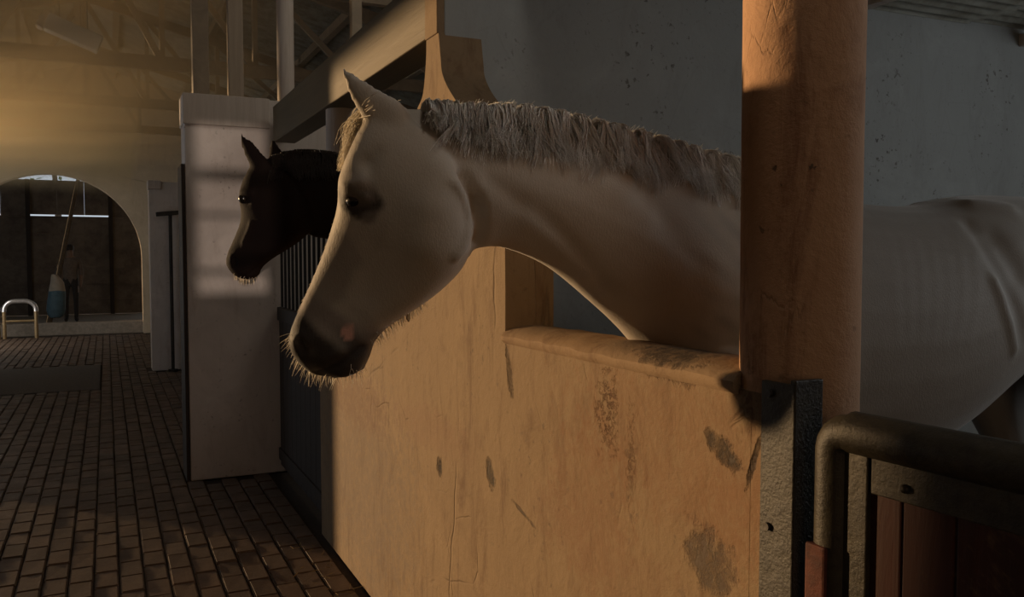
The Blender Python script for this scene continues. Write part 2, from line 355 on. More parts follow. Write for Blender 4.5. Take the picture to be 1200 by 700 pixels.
# ---- front wall of the stalls: low wall, window opening, narrow post with flared foot
ZS = 1.282
W = 0.155
YN = 1.062                                                   # near end at the gate
def arc(pts, n=6):                                           # Catmull-Rom through outline points
    out = []
    for i in range(len(pts)-1):
        p0, p1, p2, p3 = (np.array(pts[max(0, min(len(pts)-1, i+k))]) for k in (-1, 0, 1, 2))
        for t in np.linspace(0, 1, n, endpoint=False):
            out.append(tuple(0.5*((2*p1)+(-p0+p2)*t+(2*p0-5*p1+4*p2-p3)*t*t+(-p0+3*p1-3*p2+p3)*t**3)))
    return out + [tuple(pts[-1])]
yj = yz(592, 300)[0]
right_sh = arc([(yj, ZS-0.02), (yj, 1.45), yz(590, 235), yz(580, 190), yz(562, 158), yz(545, 135), yz(533, 116), yz(524, 101), yz(518, 85), yz(516.5, 70), (2.722, 2.25)], 5)
left_sh = arc([(2.842, 2.25), (2.846, 2.18), (2.88, 2.07), (2.95, 2.02), (3.03, 1.93), (3.05, 1.7), (3.05, ZS-0.02)], 5)
poly = [(YN, 0), (YN, ZS-0.02)] + right_sh + [(2.715, 2.52), (2.842, 2.52)] + left_sh + [(4.30, ZS-0.02), (4.30, 2.24), (4.545, 2.24), (4.545, 0)]
poly = [(1.165, 0), (1.165, ZS-0.02), *right_sh, *left_sh, (4.545, ZS-0.02), (4.545, 0)]
front = struct(MB().prism(poly, 'X', X0, X0+W).box(X0, X0+0.052, YN, 1.166, 0, ZS-0.02).build('wall_front', M_FRONT), 'stained tan plaster half wall in front of the stalls')
def sill(ya, yb):
    pr = [(X0+W+0.002, ZS-0.03), (X0-0.002, ZS-0.03), (X0-0.012, ZS-0.018), (X0-0.013, ZS-0.006), (X0-0.004, ZS+0.004), (X0+0.02, ZS+0.014), (X0+0.06, ZS+0.022), (X0+0.11, ZS+0.020), (X0+W+0.002, ZS+0.010)]
    m = MB(); n = len(pr); ys = np.linspace(ya, yb, 26); vs = []; fs = []
    for y in ys:
        k = random.uniform(-.0025, .0025)
        for (x, z) in pr: vs.append((x + k*0.6, y, z + (k if z > ZS-0.02 else 0)))
    for i in range(len(ys)-1):
        for j in range(n): j2 = (j+1) % n; fs.append((i*n+j, i*n+j2, (i+1)*n+j2, (i+1)*n+j))
    fs += [tuple(range(n)), tuple((len(ys)-1)*n+j for j in range(n))[::-1]]
    m.add(vs, fs); o = m.build('window_sill', M_SILL, front, smooth=True); return o
sill(1.20, yj+0.0); sill(3.05, 4.40)
# the big round pillar at the gate and the slim one by the dark horse
pc = (X0+0.105, 1.165)
def round_pillar(x, y, r, z1, mat, label, seed=1):
    m = MB(); rr = random.Random(seed); n = 40; zs = np.linspace(0, z1, 60)
    vs = []; fs = []
    for z in zs:
        for k in range(n):
            a = 2*math.pi*k/n; q = r*(1 + 0.010*math.sin(3*a+z*2.1+seed) + 0.006*math.sin(7*a-z*5) + rr.uniform(-.002, .002))
            vs.append((x+q*math.cos(a), y+q*math.sin(a), z))
    for i in range(len(zs)-1):
        for k in range(n): k2 = (k+1) % n; fs.append((i*n+k, i*n+k2, (i+1)*n+k2, (i+1)*n+k))
    m.add(vs, fs); return struct(m.build('pillar', mat, smooth=True), label)
round_pillar(pc[0], pc[1], 0.104, 3.2, M_PILLAR, 'thick round plastered pillar beside the stall gate, worn orange')
round_pillar(X0+0.10, 4.42, 0.082, 2.262, M_POST, 'slim round post under the beam beside the dark horse', 3)
# beam along the top of the front wall
struct(MB().box(X0-0.006, X0+0.12, 2.722, 2.842, 2.246, 3.3).build('pillar', M_FRONT, bevel=0.004), 'slender square post above the narrow wall, lit tan')
struct(MB().box(X0, X0+0.145, 2.80, 5.85, 2.255, 2.49).build('beam', M_BEAM, bevel=0.006), 'long tan painted beam over the stall fronts')
# ---- partitions / cross walls
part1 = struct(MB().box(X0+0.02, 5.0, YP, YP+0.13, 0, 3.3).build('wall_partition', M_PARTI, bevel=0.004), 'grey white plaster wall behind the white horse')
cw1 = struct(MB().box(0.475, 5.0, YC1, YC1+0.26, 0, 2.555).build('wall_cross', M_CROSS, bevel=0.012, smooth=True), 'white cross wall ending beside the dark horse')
MB().box(0.468, X0-0.002, YC1-0.022, YC1+0.27, 2.36, 2.56).build('lintel', M_POST, cw1, bevel=0.006)
MB().box(0.452, 0.473, YC1+0.0, YC1+0.30, 0, 2.1).build('edge_strip', M_DARKWOOD, cw1, bevel=0.003)  # dark strip along the aisle end of the cross wall
cw2 = struct(MB().box(0.51, 5.0, YC2, YC2+0.3, 0, 2.46).build('wall_cross', M_CROSS, bevel=0.012, smooth=True), 'farther white cross wall near the arch')
MB().box(0.50, 0.66, YC2-0.03, YC2+0.3, 2.36, 2.475).build('lintel', M_POST, cw2, bevel=0.006)
struct(MB().box(4.95, 5.1, -4, 18.3, 0, 0.9).box(4.95, 5.1, -4, 0.1, 0.9, 3.6).box(4.95, 5.1, 1.7, 18.3, 0.9, 3.6).box(4.95, 5.1, 0.1, 1.7, 2.4, 3.6).box(4.95, 5.1, 0.1, 1.7, 0.9, 1.7).build('wall_right', M_PARTI), 'back wall of the stalls')
# left aisle wall with the big doorway that lets the low sun in
DY0, DY1, DZ = 5.2, 8.66, 2.66
lw = MB().box(XL-0.2, XL, -4, DY0, 0, 4.3).box(XL-0.2, XL, DY0, DY1, DZ, 4.3).box(XL-0.2, XL, DY1, 9.8, 0, 4.3)
lw.box(XL-0.2, XL, 9.8, 17.2, 0, 2.45).box(XL-0.2, XL, 17.2, 18.3, 0, 4.3)
for k, (a, b) in enumerate(((2.45, 2.62), (2.98, 3.04), (3.34, 3.46), (3.9, 4.3))): lw.box(XL-0.2, XL, 9.8, 17.2, a, b)
for y in (12.2, 13.9, 15.6): lw.box(XL-0.2, XL, y, y+0.12, 2.45, 4.3)
struct(lw.build('wall_left', M_FAR), 'aisle wall with doorway opposite the stalls')
nwx0, nwx1, nwz0, nwz1 = -0.69, -0.535, 1.683, 2.055
nw = struct(MB().box(XL-0.2, nwx0, -4.05, -4, 0, 5.2).box(nwx1, 5.1, -4.05, -4, 0, 5.2).box(nwx0, nwx1, -4.05, -4, 0, nwz0).box(nwx0, nwx1, -4.05, -4, nwz1, 5.2).build('wall_near', M_FAR), 'end wall with a narrow barred window behind the viewer')
for z, h in ((1.945, 0.026), (1.857, 0.011), (1.733, 0.013)): MB().box(nwx0, nwx1, -4.04, -4.02, z-h/2, z+h/2).build('bar', M_DARKMETAL, nw)
# far wall with the round arch
ac, ar, az = (-0.93), 1.555, 1.47
top = 5.2; fw = MB(); th = np.linspace(0, math.pi, 41)
outl = [(ac+ar*math.cos(t), az+ar*math.sin(t)) for t in th]
pl = [(2.6, 0), (ac+ar, 0)] 
fpoly = [(5.1, 0), (5.1, top), (-3.6, top), (-3.6, 0), (ac-ar, 0)] + outl[::-1] + [(ac+ar, 0)]
fw.prism(fpoly, 'Y', YFAR, YFAR+0.35)
farw = struct(fw.build('wall_far', M_FAR, smooth=True), 'tan far wall with a round arched opening')
# ---- roofs
def corrugated(x0, x1, y0, y1, zfun, pitch=0.076, amp=0.012, th=0.004):
    ys = np.arange(y0, y1, pitch/6); xs = np.linspace(x0, x1, 3); vs = []; fs = []
    n = len(ys)
    for k in (0, 1):
        for x in xs:
            for y in ys: vs.append((x, y, zfun(x) + amp*math.sin(2*math.pi*y/pitch) + k*th))
    for k in (0, 1):
        o = k*3*n
        for i in range(2):
            for j in range(n-1): fs.append((o+i*n+j, o+i*n+j+1, o+(i+1)*n+j+1, o+(i+1)*n+j))
    return MB().add(vs, fs)
zs_roof = lambda x: 2.572 + 0.012*(x-3.0)
low = struct(bpy.data.objects.new('ceiling', None)); COL.objects.link(low); ORG[low] = Vector((0,0,0)); low['label'] = 'corrugated sheet roof over the white horse stall'
x_cuts = (1.30, 2.6, 3.8, 4.95)
for i in range(2):
    for j, (ya, yb) in enumerate(((-3.9, -0.6), (-0.6, 1.1), (1.1, YP))):
        corrugated(*((1.30, 3.62) if i == 0 else (3.55, 4.95)), ya, yb, lambda x, i=i: zs_roof(x) + 0.02*math.tan(0.25)*(0) + (0.014 if i else 0)).build('roof_sheet', M_ROOF, low, smooth=True)
for x in (2.78, 4.02): MB().box(x-0.025, x+0.025, -3.9, YP, zs_roof(x)-0.075, zs_roof(x)-0.018).build('purlin', M_POST, low, bevel=0.003)
roof = struct(bpy.data.objects.new('ceiling', None)); COL.objects.link(roof); ORG[roof] = Vector((0,0,0)); roof['label'] = 'high dark corrugated gable roof over the aisle'
zr = lambda x: 5.1 - 0.26*abs(x+0.2)
for sgn in (-1, 1):
    for ya in np.arange(-4, 18.4, 2.8):
        xa, xb = ((-3.9, -0.2) if sgn < 0 else (-0.2, 5.3))
        corrugated(xa, xb, ya, ya+2.83, zr, 0.11, 0.016).build('roof_sheet', M_ROOF, roof, smooth=True)
for x in np.arange(-3.4, 5.2, 1.2): MB().box(x-0.04, x+0.04, -4, 18.3, zr(x)-0.13, zr(x)-0.02).build('purlin', M_TRUSS, roof)
def truss(y, zc, hgt, seed, label):
    t = struct(bpy.data.objects.new('roof_truss', None), label); COL.objects.link(t); ORG[t] = Vector((0,0,0))
    r = random.Random(seed)
    MB().bar((-3.6, y, zc), (5.0, y, zc), 0.07, 0.13).build('bottom_chord', M_TRUSS, t)
    for sg in (-1, 1):
        e = -3.6 if sg < 0 else 5.0
        MB().bar((e, y, zr(e)-0.22), (-0.2, y, zr(-0.2)-0.22), 0.07, 0.12).build('rafter', M_TRUSS, t)
    xs = [-2.7, -1.75, -0.95, -0.2, 0.55, 1.45, 2.5, 3.6]
    for i, x in enumerate(xs):
        MB().bar((x, y+0.02, zc), (x, y+0.02, zr(x)-0.22), 0.05, 0.05 + 0.03*(i % 2), upv=(0,1,0)).build('king_post', M_TRUSS, t)
    for i in range(len(xs)-1):
        a, b = (xs[i], xs[i+1]) if xs[i] < -0.2 else (xs[i+1], xs[i])
        MB().bar((a, y-0.02, zc), (b, y-0.02, zr(b)-0.25), 0.04, 0.06).build('brace', M_TRUSS, t)
    return t
truss(6.9, 3.62, 1.2, 1, 'nearest dark roof truss across the aisle'); truss(9.3, 3.42, 1.2, 2, 'second dark roof truss behind the nearest one'); truss(12.6, 3.55, 1.2, 3, 'third roof truss hazy in the distance'); truss(15.6, 3.6, 1.2, 4, 'farthest roof truss by the far wall')
# posts standing on the first cross wall
def post_on_wall(u, r, y, z0, square, label):
    x = at(u, 100, 'Y', y)[0]; m = MB()
    if square: m.box(x-r, x+r, y-r, y+r, z0, zr(x)-0.1)
    else: m.tube([(x, y, z0), (x, y, zr(x)-0.1)], r, 24)
    return struct(m.build('pillar', (M_POST, M_POLE, M_TRUSS)[int(square)], smooth=not square, bevel=0.004 if square else 0), label)
post_on_wall(335, 0.058, YC1+0.09, 2.55, False, 'white round post with black chips on the cross wall')
post_on_wall(276, 0.048, YC1+0.12, 2.55, 1, 'square pale post on the cross wall')
post_on_wall(235, 0.052, YC1+0.20, 2.55, 2, 'dull brown post on the cross wall end')
# a stall's timber seen through the gap beside the post
struct(MB().bar((1.6, 5.9, 2.52), (1.6, 5.9, 3.6), 0.07, 0.07, upv=(0,1,0)).build('pillar', M_TRUSS), 'thin dark timber post beyond the beam')

# ================================================================== GATE in front
gate = thing('stall_gate', 'closed stall gate of dark red boards in an old tube frame, below the white horse', 'gate', (X0+0.03, 1.02, 0))
GA = math.radians(4.0)
def gp(d, z, off=0.0):                                        # along the gate from its hinge side
    return (X0+0.035 + math.sin(GA)*d + math.cos(GA)*off, 1.008 - math.cos(GA)*d + math.sin(GA)*off, z)
R = 0.030
MB().tube([gp(0, 0.06), gp(0, 1.175)] + [gp(0.03*(1-math.cos(a)), 1.19+0.03*math.sin(a)) for a in np.linspace(0, math.pi/2, 5)] + [gp(0.06, 1.22), gp(1.5, 1.22)] + [gp(1.5, 0.06)], R, 20).build('frame', M_GATEMETAL, gate, smooth=True)
MB().tube([gp(0.0, 0.1), gp(1.5, 0.1)], R*0.9, 16).build('bottom_rail', M_GATEMETAL, gate, smooth=True)
MB().tube([gp(0.035, 1.222), gp(1.47, 1.222)], R*1.12, 18).build('top_rail', M_GATEMETAL, gate, smooth=True)
def gbox(d0, d1, z0, z1, o0, o1, name, mat, bevel=0.002):
    vs = [gp(d, z, o) for z in (z0, z1) for o in (o0, o1) for d in (d0, d1)]
    m = MB().add(vs, [(0,2,3,1),(4,5,7,6),(0,1,5,4),(2,6,7,3),(0,4,6,2),(1,3,7,5)]); return m.build(name, mat, gate, bevel=bevel)
fb = gbox(0.075, 1.47, 1.135, 1.200, -0.008, -0.001, 'flat_bar', M_GATEMETAL)
gbox(0.026, 0.070, 0.12, 1.195, -0.010, 0.006, 'flat_bar', M_GATEMETAL)
bo = MB().sphere(gp(0.135, 1.157, -0.010), (0.007, 0.007, 0.007), 10, 6).build('bolt', M_DARKMETAL, fb, smooth=True)
d = 0.064
for wd in (0.062, 0.085, 0.15, 0.15, 0.15, 0.15, 0.15, 0.15, 0.15, 0.2):
    if d > 1.46: break
    e = min(d+wd, 1.47); gbox(d, e-0.003, 0.125, 1.19, 0.0, 0.022 + random.uniform(-.003, .002), 'board', M_GATEWOOD, 0.003); d = e
hg = gbox(-0.028, 0.012, 0.935, 1.035, -0.034, 0.012, 'hinge', M_RUST, 0.004)
hg2 = gbox(-0.028, 0.012, 0.25, 0.35, -0.034, 0.012, 'hinge', M_RUST, 0.004)
plate = thing('hinge_plate', 'dark painted angle iron with bolt holes on the wall end beside the gate', 'bracket', (X0, 1.09, 0.1))
pm = MB().box(X0-0.012, X0-0.001, YN-0.012, YN+0.066, 0.08, 1.288).build('plate', M_PLATE, plate, bevel=0.002)
MB().box(X0-0.011, X0+0.05, YN-0.013, YN-0.001, 0.08, 1.296).build('flange', M_PLATE, plate, bevel=0.002)
for z in (1.268, 1.04, 0.86, 0.55, 0.25):
    MB().tube([(X0-0.018, YN+0.044, z), (X0-0.008, YN+0.044, z)], 0.007, 10).build('bolt', M_DARKMETAL, plate, smooth=True)

# ================================================================== far gate of the dark horse's stall
fg = thing('stall_gate', 'dark boarded stall gate with bars between cross wall and half wall', 'gate', (X0+0.05, 5.25, 0))
y = 4.575
while y < 5.95:
    e = min(y+0.138, 5.955); MB().box(X0+0.04, X0+0.068, y+0.002, e-0.002, 0.06, 1.15+random.uniform(-.003, .003)).build('board', M_DARKWOOD, fg, bevel=0.003); y = e
for (a, b) in ((0.10, 0.18), (1.06, 1.15), (1.72, 1.80)): MB().box(X0+0.028, X0+0.072, 4.565, 5.96, a, b).build('rail', M_DARKWOOD, fg, bevel=0.004)
for y in np.arange(4.66, 5.95, 0.125): MB().tube([(X0+0.055, y, 1.14), (X0+0.055, y, 1.73)], 0.009, 8).build('bar', M_TROUSER, fg, smooth=True)

# ================================================================== HORSES
def cr(arr, n):                                               # Catmull-Rom resample of a list of tuples
    a = np.array(arr, float); out = []
    for i in range(len(a)-1):
        p0, p1, p2, p3 = a[max(0, i-1)], a[i], a[i+1], a[min(len(a)-1, i+2)]
        for t in np.linspace(0, 1, n, endpoint=False):
            out.append(0.5*((2*p1)+(-p0+p2)*t+(2*p0-5*p1+4*p2-p3)*t*t+(-p0+3*p1-3*p2+p3)*t**3))
    out.append(a[-1]); return np.array(out)
def loft(m, F, B, hw, n, seg=5, N=28, expo=2.4, lean=0.0, front=None):
    """closed tube whose rings span front point F and back point B with half width hw along n;
    lean > 0 widens the front half, front narrows the ridge"""
    k = len(F); lean = lean if hasattr(lean, '__len__') else [lean]*k; front = front if front is not None else [1.0]*k
    data = cr(np.hstack([np.array(F), np.array(B), np.array(hw)[:, None], np.array(lean)[:, None], np.array(front)[:, None]]), seg)
    vs = []; fs = []; n = np.array(n)
    for row in data:
        f, b, h, ln, fr = row[:3], row[3:6], max(row[6], 1e-4), row[7], row[8]; c = (f+b)/2; u = (f-b)/2
        for i in range(N):
            a = 2*math.pi*i/N; cc = math.cos(a); ss = math.sin(a)
            wv = abs(ss)**(2/expo) * math.copysign(1, ss)*h*(1 + ln*cc)
            if cc > 0: wv *= 1 - (1-fr)*cc
            vs.append(c + u*(abs(cc)**(2/expo)*math.copysign(1, cc)) + n*wv)
    K = len(data)
    for i in range(K-1):
        for j in range(N): j2 = (j+1) % N; fs.append((i*N+j, i*N+j2, (i+1)*N+j2, (i+1)*N+j))
    fs += [tuple(range(N))[::-1], tuple((K-1)*N+j for j in range(N))]
    m.add(vs, fs)
def ear(m, base, tip, back, wid, thick, n):
    """leaf-shaped cupped ear: base centre to tip, width direction back"""
    base, tip = np.array(base), np.array(tip); back = np.array(back); ax = tip-base; K = 12; N = 16; vs = []; fs = []
    L = np.linalg.norm(ax); ax = ax/L; back = back - ax*np.dot(back, ax); back /= np.linalg.norm(back); nn = np.cross(ax, back)
    for i in range(K+1):
        t = i/K; wd = wid*(0.62 + 1.25*t - 0.75*t*t)*math.sqrt(max(0, 1-t**3.2)) + 0.0012; tk = thick*(1-0.75*t)*math.sqrt(max(0.02, 1-t**3)) + 0.0008
        c = base + ax*L*t + back*(0.012*math.sin(math.pi*t))
        for j in range(N):
            a = 2*math.pi*j/N; vs.append(c + back*wd*math.cos(a) + nn*(tk*math.sin(a)))
    for i in range(K):
        for j in range(N): j2 = (j+1) % N; fs.append((i*N+j, i*N+j2, (i+1)*N+j2, (i+1)*N+j))
    fs += [tuple(range(N))[::-1], tuple(K*N+j for j in range(N))]; m.add(vs, fs)
def leg(m, pts):
    """pts: (x, y, z, half depth, half width) down to the hoof"""
    d = cr(pts, 4); N = 16; vs = []; fs = []
    for r in d:
        for j in range(N):
            a = 2*math.pi*j/N; vs.append((r[0]+r[3]*math.cos(a), r[1]+r[4]*math.sin(a), r[2]))
    for i in range(len(d)-1):
        for j in range(N): j2 = (j+1) % N; fs.append((i*N+j, i*N+j2, (i+1)*N+j2, (i+1)*N+j))
    fs += [tuple(range(N))[::-1], tuple((len(d)-1)*N+j for j in range(N))]; m.add(vs, fs)
def fuse(m, name, mat, voxel, smooth_it):
    """one continuous skin out of overlapping lofts"""
    me = bpy.data.meshes.new(name); me.from_pydata(m.v, [], m.f); me.validate()
    bm = bmesh.new(); bm.from_mesh(me); bmesh.ops.recalc_face_normals(bm, faces=bm.faces); bm.to_mesh(me); bm.free()
    o = bpy.data.objects.new(name, me); COL.objects.link(o)
    md = o.modifiers.new('r', 'REMESH'); md.mode = 'VOXEL'; md.voxel_size = voxel; md.use_smooth_shade = True
    sm = o.modifiers.new('s', 'SMOOTH'); sm.factor = 0.5; sm.iterations = smooth_it
    dg = bpy.context.evaluated_depsgraph_get(); dg.update()
    me2 = bpy.data.meshes.new_from_object(o.evaluated_get(dg)); o.modifiers.clear(); o.data = me2; me2.name = name
    me2.materials.clear(); me2.materials.append(mat); me2.polygons.foreach_set('use_smooth', [True]*len(me2.polygons))
    return o
class Skin:
    def __init__(self, o): self.o = o; self.get()
    def get(self):
        me = self.o.data; self.n = len(me.vertices); self.co = np.empty(self.n*3); me.vertices.foreach_get('co', self.co); self.co = self.co.reshape(-1, 3)
        self.no = np.empty(self.n*3); me.vertices.foreach_get('normal', self.no); self.no = self.no.reshape(-1, 3)
        self.bvh = BVHTree.FromPolygons([tuple(c) for c in self.co], [tuple(p.vertices) for p in me.polygons])
    def hit(self, u, v):
        r = self.bvh.ray_cast(Vector(EYEP), Vector(ray(u, v)).normalized()); return None if r[0] is None else np.array(r[0])
    def put(self):
        self.o.data.vertices.foreach_set('co', self.co.ravel()); self.o.data.update(); self.get()
    def brush(self, pts, amt, rad, side=None, along=None):
        """push the skin along its normal (or a direction) near a polyline of points"""
        pts = [p for p in pts if p is not None]
        d = np.full(self.n, 9.0)
        for i in range(max(1, len(pts)-1)):
            a = pts[i]; b = pts[min(i+1, len(pts)-1)]; ab = b-a; L = ab@ab
            t = np.clip(((self.co-a)@ab)/L, 0, 1)[:, None] if L > 1e-9 else 0
            d = np.minimum(d, np.linalg.norm(self.co-(a+t*ab), axis=1))
        k = np.exp(-(d/rad)**2*1.8); k[d > rad*1.9] = 0
        self.co += (self.no if along is None else np.array(along))*(k*amt)[:, None]; return k
    def both(self, px, amt, rad, q, n):
        pts = [self.hit(u, v) for (u, v) in px]; pts = [p for p in pts if p is not None]
        if not pts: return
        mir = [p - 2*np.dot(p-q, n)*n for p in pts]
        self.brush(pts, amt, rad); self.brush(mir, amt, rad); self.put()
def paint(sk, base, spots):
    """pigment and tone of the coat: base colour plus (points, radius, colour, strength)"""
    c = np.tile(np.array([*base, 1.0]), (sk.n, 1))
    for pts, rad, col, amt in spots:
        d = np.full(sk.n, 9.0); pts = [p for p in pts if p is not None]
        if not pts: continue
        for i in range(max(1, len(pts)-1)):
            a = pts[i]; b = pts[min(i+1, len(pts)-1)]; ab = b-a; L = ab@ab
            t = np.clip(((sk.co-a)@ab)/L, 0, 1)[:, None] if L > 1e-9 else 0
            d = np.minimum(d, np.linalg.norm(sk.co-(a+t*ab), axis=1))
        j = 0.12*np.sin(sk.co[:, 0]*90+sk.co[:, 2]*70) + 0.10*np.sin(sk.co[:, 1]*130-sk.co[:, 2]*110)
        k = np.clip((1.25 - d/rad + j*0.6)/0.5, 0, 1); k = (k*k*(3-2*k)*amt)[:, None]
        c[:, :3] = c[:, :3]*(1-k) + np.array(col)*k
    at_ = sk.o.data.color_attributes.new('coat', 'FLOAT_COLOR', 'POINT'); at_.data.foreach_set('color', c.ravel())
def strands(paths, r0, name, mat, parent, tip=0.25):
    """fine hairs: three-sided tapering tubes"""
    V = []; Fc = []
    for pth, rr in paths:
        p = np.array(pth); K = len(p); t = np.gradient(p, axis=0); t /= np.linalg.norm(t, axis=1)[:, None]+1e-9
        s = np.cross(t, np.array([0.31, 0.22, 0.92])); s /= np.linalg.norm(s, axis=1)[:, None]+1e-9; q = np.cross(t, s)
        b = len(V); rad = r0*rr*np.linspace(1, tip, K)
        for i in range(K):
            for a in (0, 2.0944, 4.1888): V.append(tuple(p[i] + (s[i]*math.cos(a) + q[i]*math.sin(a))*rad[i]))
        for i in range(K-1):
            for j in range(3): j2 = (j+1) % 3; Fc.append((b+i*3+j, b+i*3+j2, b+(i+1)*3+j2, b+(i+1)*3+j))
    org = ORG[parent]; me = bpy.data.meshes.new(name)
    me.from_pydata([(a-org.x, b_-org.y, c-org.z) for a, b_, c in V], [], Fc); me.materials.append(mat)
    me.polygons.foreach_set('use_smooth', [True]*len(me.polygons))
    o = bpy.data.objects.new(name, me); COL.objects.link(o); o.parent = parent; o['kind'] = 'stuff'; return o
NB = np.array([0.0, -1.0, 0.0])
def body_and_legs(m, yb, dx=0.0, dz=0.0, neck=None):
    """trunk and four legs of a horse standing across the aisle direction with its tail in the stall"""
    T = [(1.25, 1.50, 1.14, .07), (1.32, 1.60, 1.03, .17), (1.42, 1.67, 0.93, .245), (1.58, 1.675, 0.90, .265), (1.80, 1.645, 0.92, .285), (2.02, 1.64, 0.985, .29),
         (2.22, 1.672, 1.085, .275), (2.42, 1.680, 1.19, .265), (2.60, 1.668, 1.235, .265), (2.78, 1.615, 1.22, .25), (2.90, 1.53, 1.17, .19), (2.96, 1.44, 1.25, .08)]
    loft(m, [(x+dx, yb, zt+dz) for x, zt, zb, h in T], [(x+dx, yb, zb+dz) for x, zt, zb, h in T], [h for *_, h in T], NB, 5, 32, 2.15, -0.12, [0.94]*len(T))
    for sg in (-1, 1):
        yl = yb + sg*0.15
        leg(m, [(1.42+dx, yl, 1.28+dz, .16, .10), (1.40+dx, yl, 1.05+dz, .125, .085), (1.39+dx, yl, 0.86+dz, .085, .065), (1.39+dx, yl, 0.62, .055, .05), (1.385+dx, yl, 0.47, .05, .046),
                (1.39+dx, yl, 0.40, .038, .034), (1.395+dx, yl, 0.22, .030, .026), (1.395+dx, yl, 0.15, .042, .036), (1.37+dx, yl, 0.09, .038, .036), (1.35+dx, yl, 0.05, .055, .052), (1.34+dx, yl, 0.0, .066, .06)])
        leg(m, [(2.66+dx, yl, 1.42+dz, .22, .11), (2.66+dx, yl, 1.20+dz, .20, .115), (2.68+dx, yl, 1.02+dz, .15, .095), (2.76+dx, yl, 0.82+dz, .085, .065), (2.86+dx, yl, 0.60, .058, .045),
                (2.88+dx, yl, 0.52, .055, .042), (2.86+dx, yl, 0.42, .036, .032), (2.85+dx, yl, 0.22, .032, .028), (2.845+dx, yl, 0.14, .042, .036), (2.82+dx, yl, 0.09, .038, .036), (2.80+dx, yl, 0.05, .055, .052), (2.79+dx, yl, 0.0, .066, .06)])

# ------------------------------------------------------------------ the white horse
YW = 1.70
white = thing('white_horse', 'white horse leaning its head over the half wall, dark muzzle lowered', 'horse', (1.9, YW, 0))
mw = MB(); body_and_legs(mw, YW)
neck = [((452, 130), (535, 300), .055), ((490, 126), (560, 292), .062), ((530, 127), (590, 291), .068), ((600, 127), (640, 312), .080), ((670, 138), (688, 350), .098),
        ((740, 155), (740, 400), .125), ((800, 172), (790, 470), .165), ((850, 186), (830, 520), .20)]
Pn = lambda p: at(p[0], p[1], 'Y', YW)
loft(mw, [Pn(a) for a, b, h in neck], [Pn(b) for a, b, h in neck], [h for *_, h in neck], NB, 5, 30, 1.85, 0.0, [0.5]*len(neck))
AW = math.radians(29); nW = np.array([-math.sin(AW), -math.cos(AW), 0.0]); QW = at(500, 210, 'Y', YW)
PW = lambda u, v: on_plane(u, v, QW, nW)
head = [((446, 122), (520, 168), .052, 0.0, .9), ((428, 150), (545, 212), .078, .08, .95), ((413, 183), (551, 250), .090, .10, .95), ((402, 212), (552, 282), .089, .08, .92), ((400, 240), (542, 312), .083, .02, .9),
        ((391, 270), (520, 337), .071, .0, .85), ((379, 302), (495, 357), .058, .0, .84), ((366, 332), (470, 373), .050, .0, .84), ((354, 359), (450, 387), .048, .02, .84), ((345, 382), (437, 402), .052, .05, .86),
        ((341, 400), (432, 417), .052, .06, .88), ((347, 416), (425, 431), .046, .06, .9), ((357, 430), (412, 439), .036, 0, .9), ((368, 438), (396, 443), .02, 0, 1)]
loft(mw, [PW(*h[0]) for h in head], [PW(*h[1]) for h in head], [h[2] for h in head], nW, 5, 44, 4.2, [h[3] for h in head], [h[4] for h in head])
dW = np.array([-math.cos(AW), math.sin(AW), 0.0])
earW = [((442, 160), (486, 150), .022), ((436, 151), (482, 133), .020), ((428, 139), (472, 121), .017), ((420, 126), (456, 113), .013), ((414, 114), (441, 104), .010), ((409, 100), (427, 95), .007), ((406, 90), (415, 88), .005), ((407, 84), (409, 83.5), .002)]
for sg in (1, -1):
    off = lambda p, t: PW(*p) + nW*sg*(0.044 + 0.016*t)
    loft(mw, [off(a, k/7) for k, (a, b, h) in enumerate(earW)], [off(b, k/7) for k, (a, b, h) in enumerate(earW)], [h for *_, h in earW], nW, 4, 18, 2.0)
skin = fuse(mw, 'body', M_COATW, 0.0085, 5); sk = Skin(skin)
bo = lambda px, amt, rad: sk.both(px, amt, rad, QW, nW)
bo([(407, 217), (424, 213)], 0.010, 0.020); bo([(411, 237), (418, 238)], -0.006, 0.013); bo([(405, 229), (416, 226), (430, 232)], 0.007, 0.009)
bo([(428, 190)], -0.007, 0.022); bo([(440, 180), (432, 205)], -0.004, 0.02)
bo([(440, 290), (428, 345)], -0.002, 0.03)
bo([(500, 250), (495, 285)], 0.010, 0.06); bo([(532, 214), (543, 234), (548, 262), (544, 286), (534, 302)], 0.011, 0.011); bo([(541, 205), (558, 235), (563, 265), (560, 284)], -0.017, 0.017)
bo([(352, 402), (356, 411)], -0.010, 0.009); bo([(346, 400), (352, 391), (361, 398)], 0.005, 0.010)
bo([(372, 437), (392, 430), (414, 414), (424, 405)], -0.007, 0.008); bo([(400, 440), (418, 434)], 0.004, 0.014); bo([(385, 420), (400, 410)], 0.004, 0.018)
# muscles of neck, shoulder, ribs and flank on the near side
nb = lambda px, amt, rad: sk.both(px, amt, rad, np.array([0, YW, 0]), NB)
nb([(575, 210), (650, 270), (720, 350)], -0.006, 0.03); nb([(590, 170), (680, 200), (760, 250)], 0.006, 0.04); nb([(620, 255), (690, 320)], 0.005, 0.03)
nb([(760, 240), (820, 310)], -0.006, 0.05)
for k in range(7): nb([(1040+k*17, 275+k*4), (1050+k*16, 340), (1052+k*14, 400)], 0.0007, 0.02)
nb([(1135, 262), (1160, 300), (1185, 350), (1199, 395)], -0.007, 0.035); nb([(1165, 280), (1192, 320)], -0.012, 0.06); nb([(1140, 240), (1180, 245)], 0.012, 0.05)
nb([(1165, 330), (1180, 372), (1188, 410)], 0.008, 0.022)
h_ = sk.hit
far_ = lambda p: p - 2*np.dot(p-QW, nW)*nW
DM = (0.030, 0.024, 0.022)
muz = [PW(358, 392), PW(372, 408), PW(398, 415), PW(420, 418)]
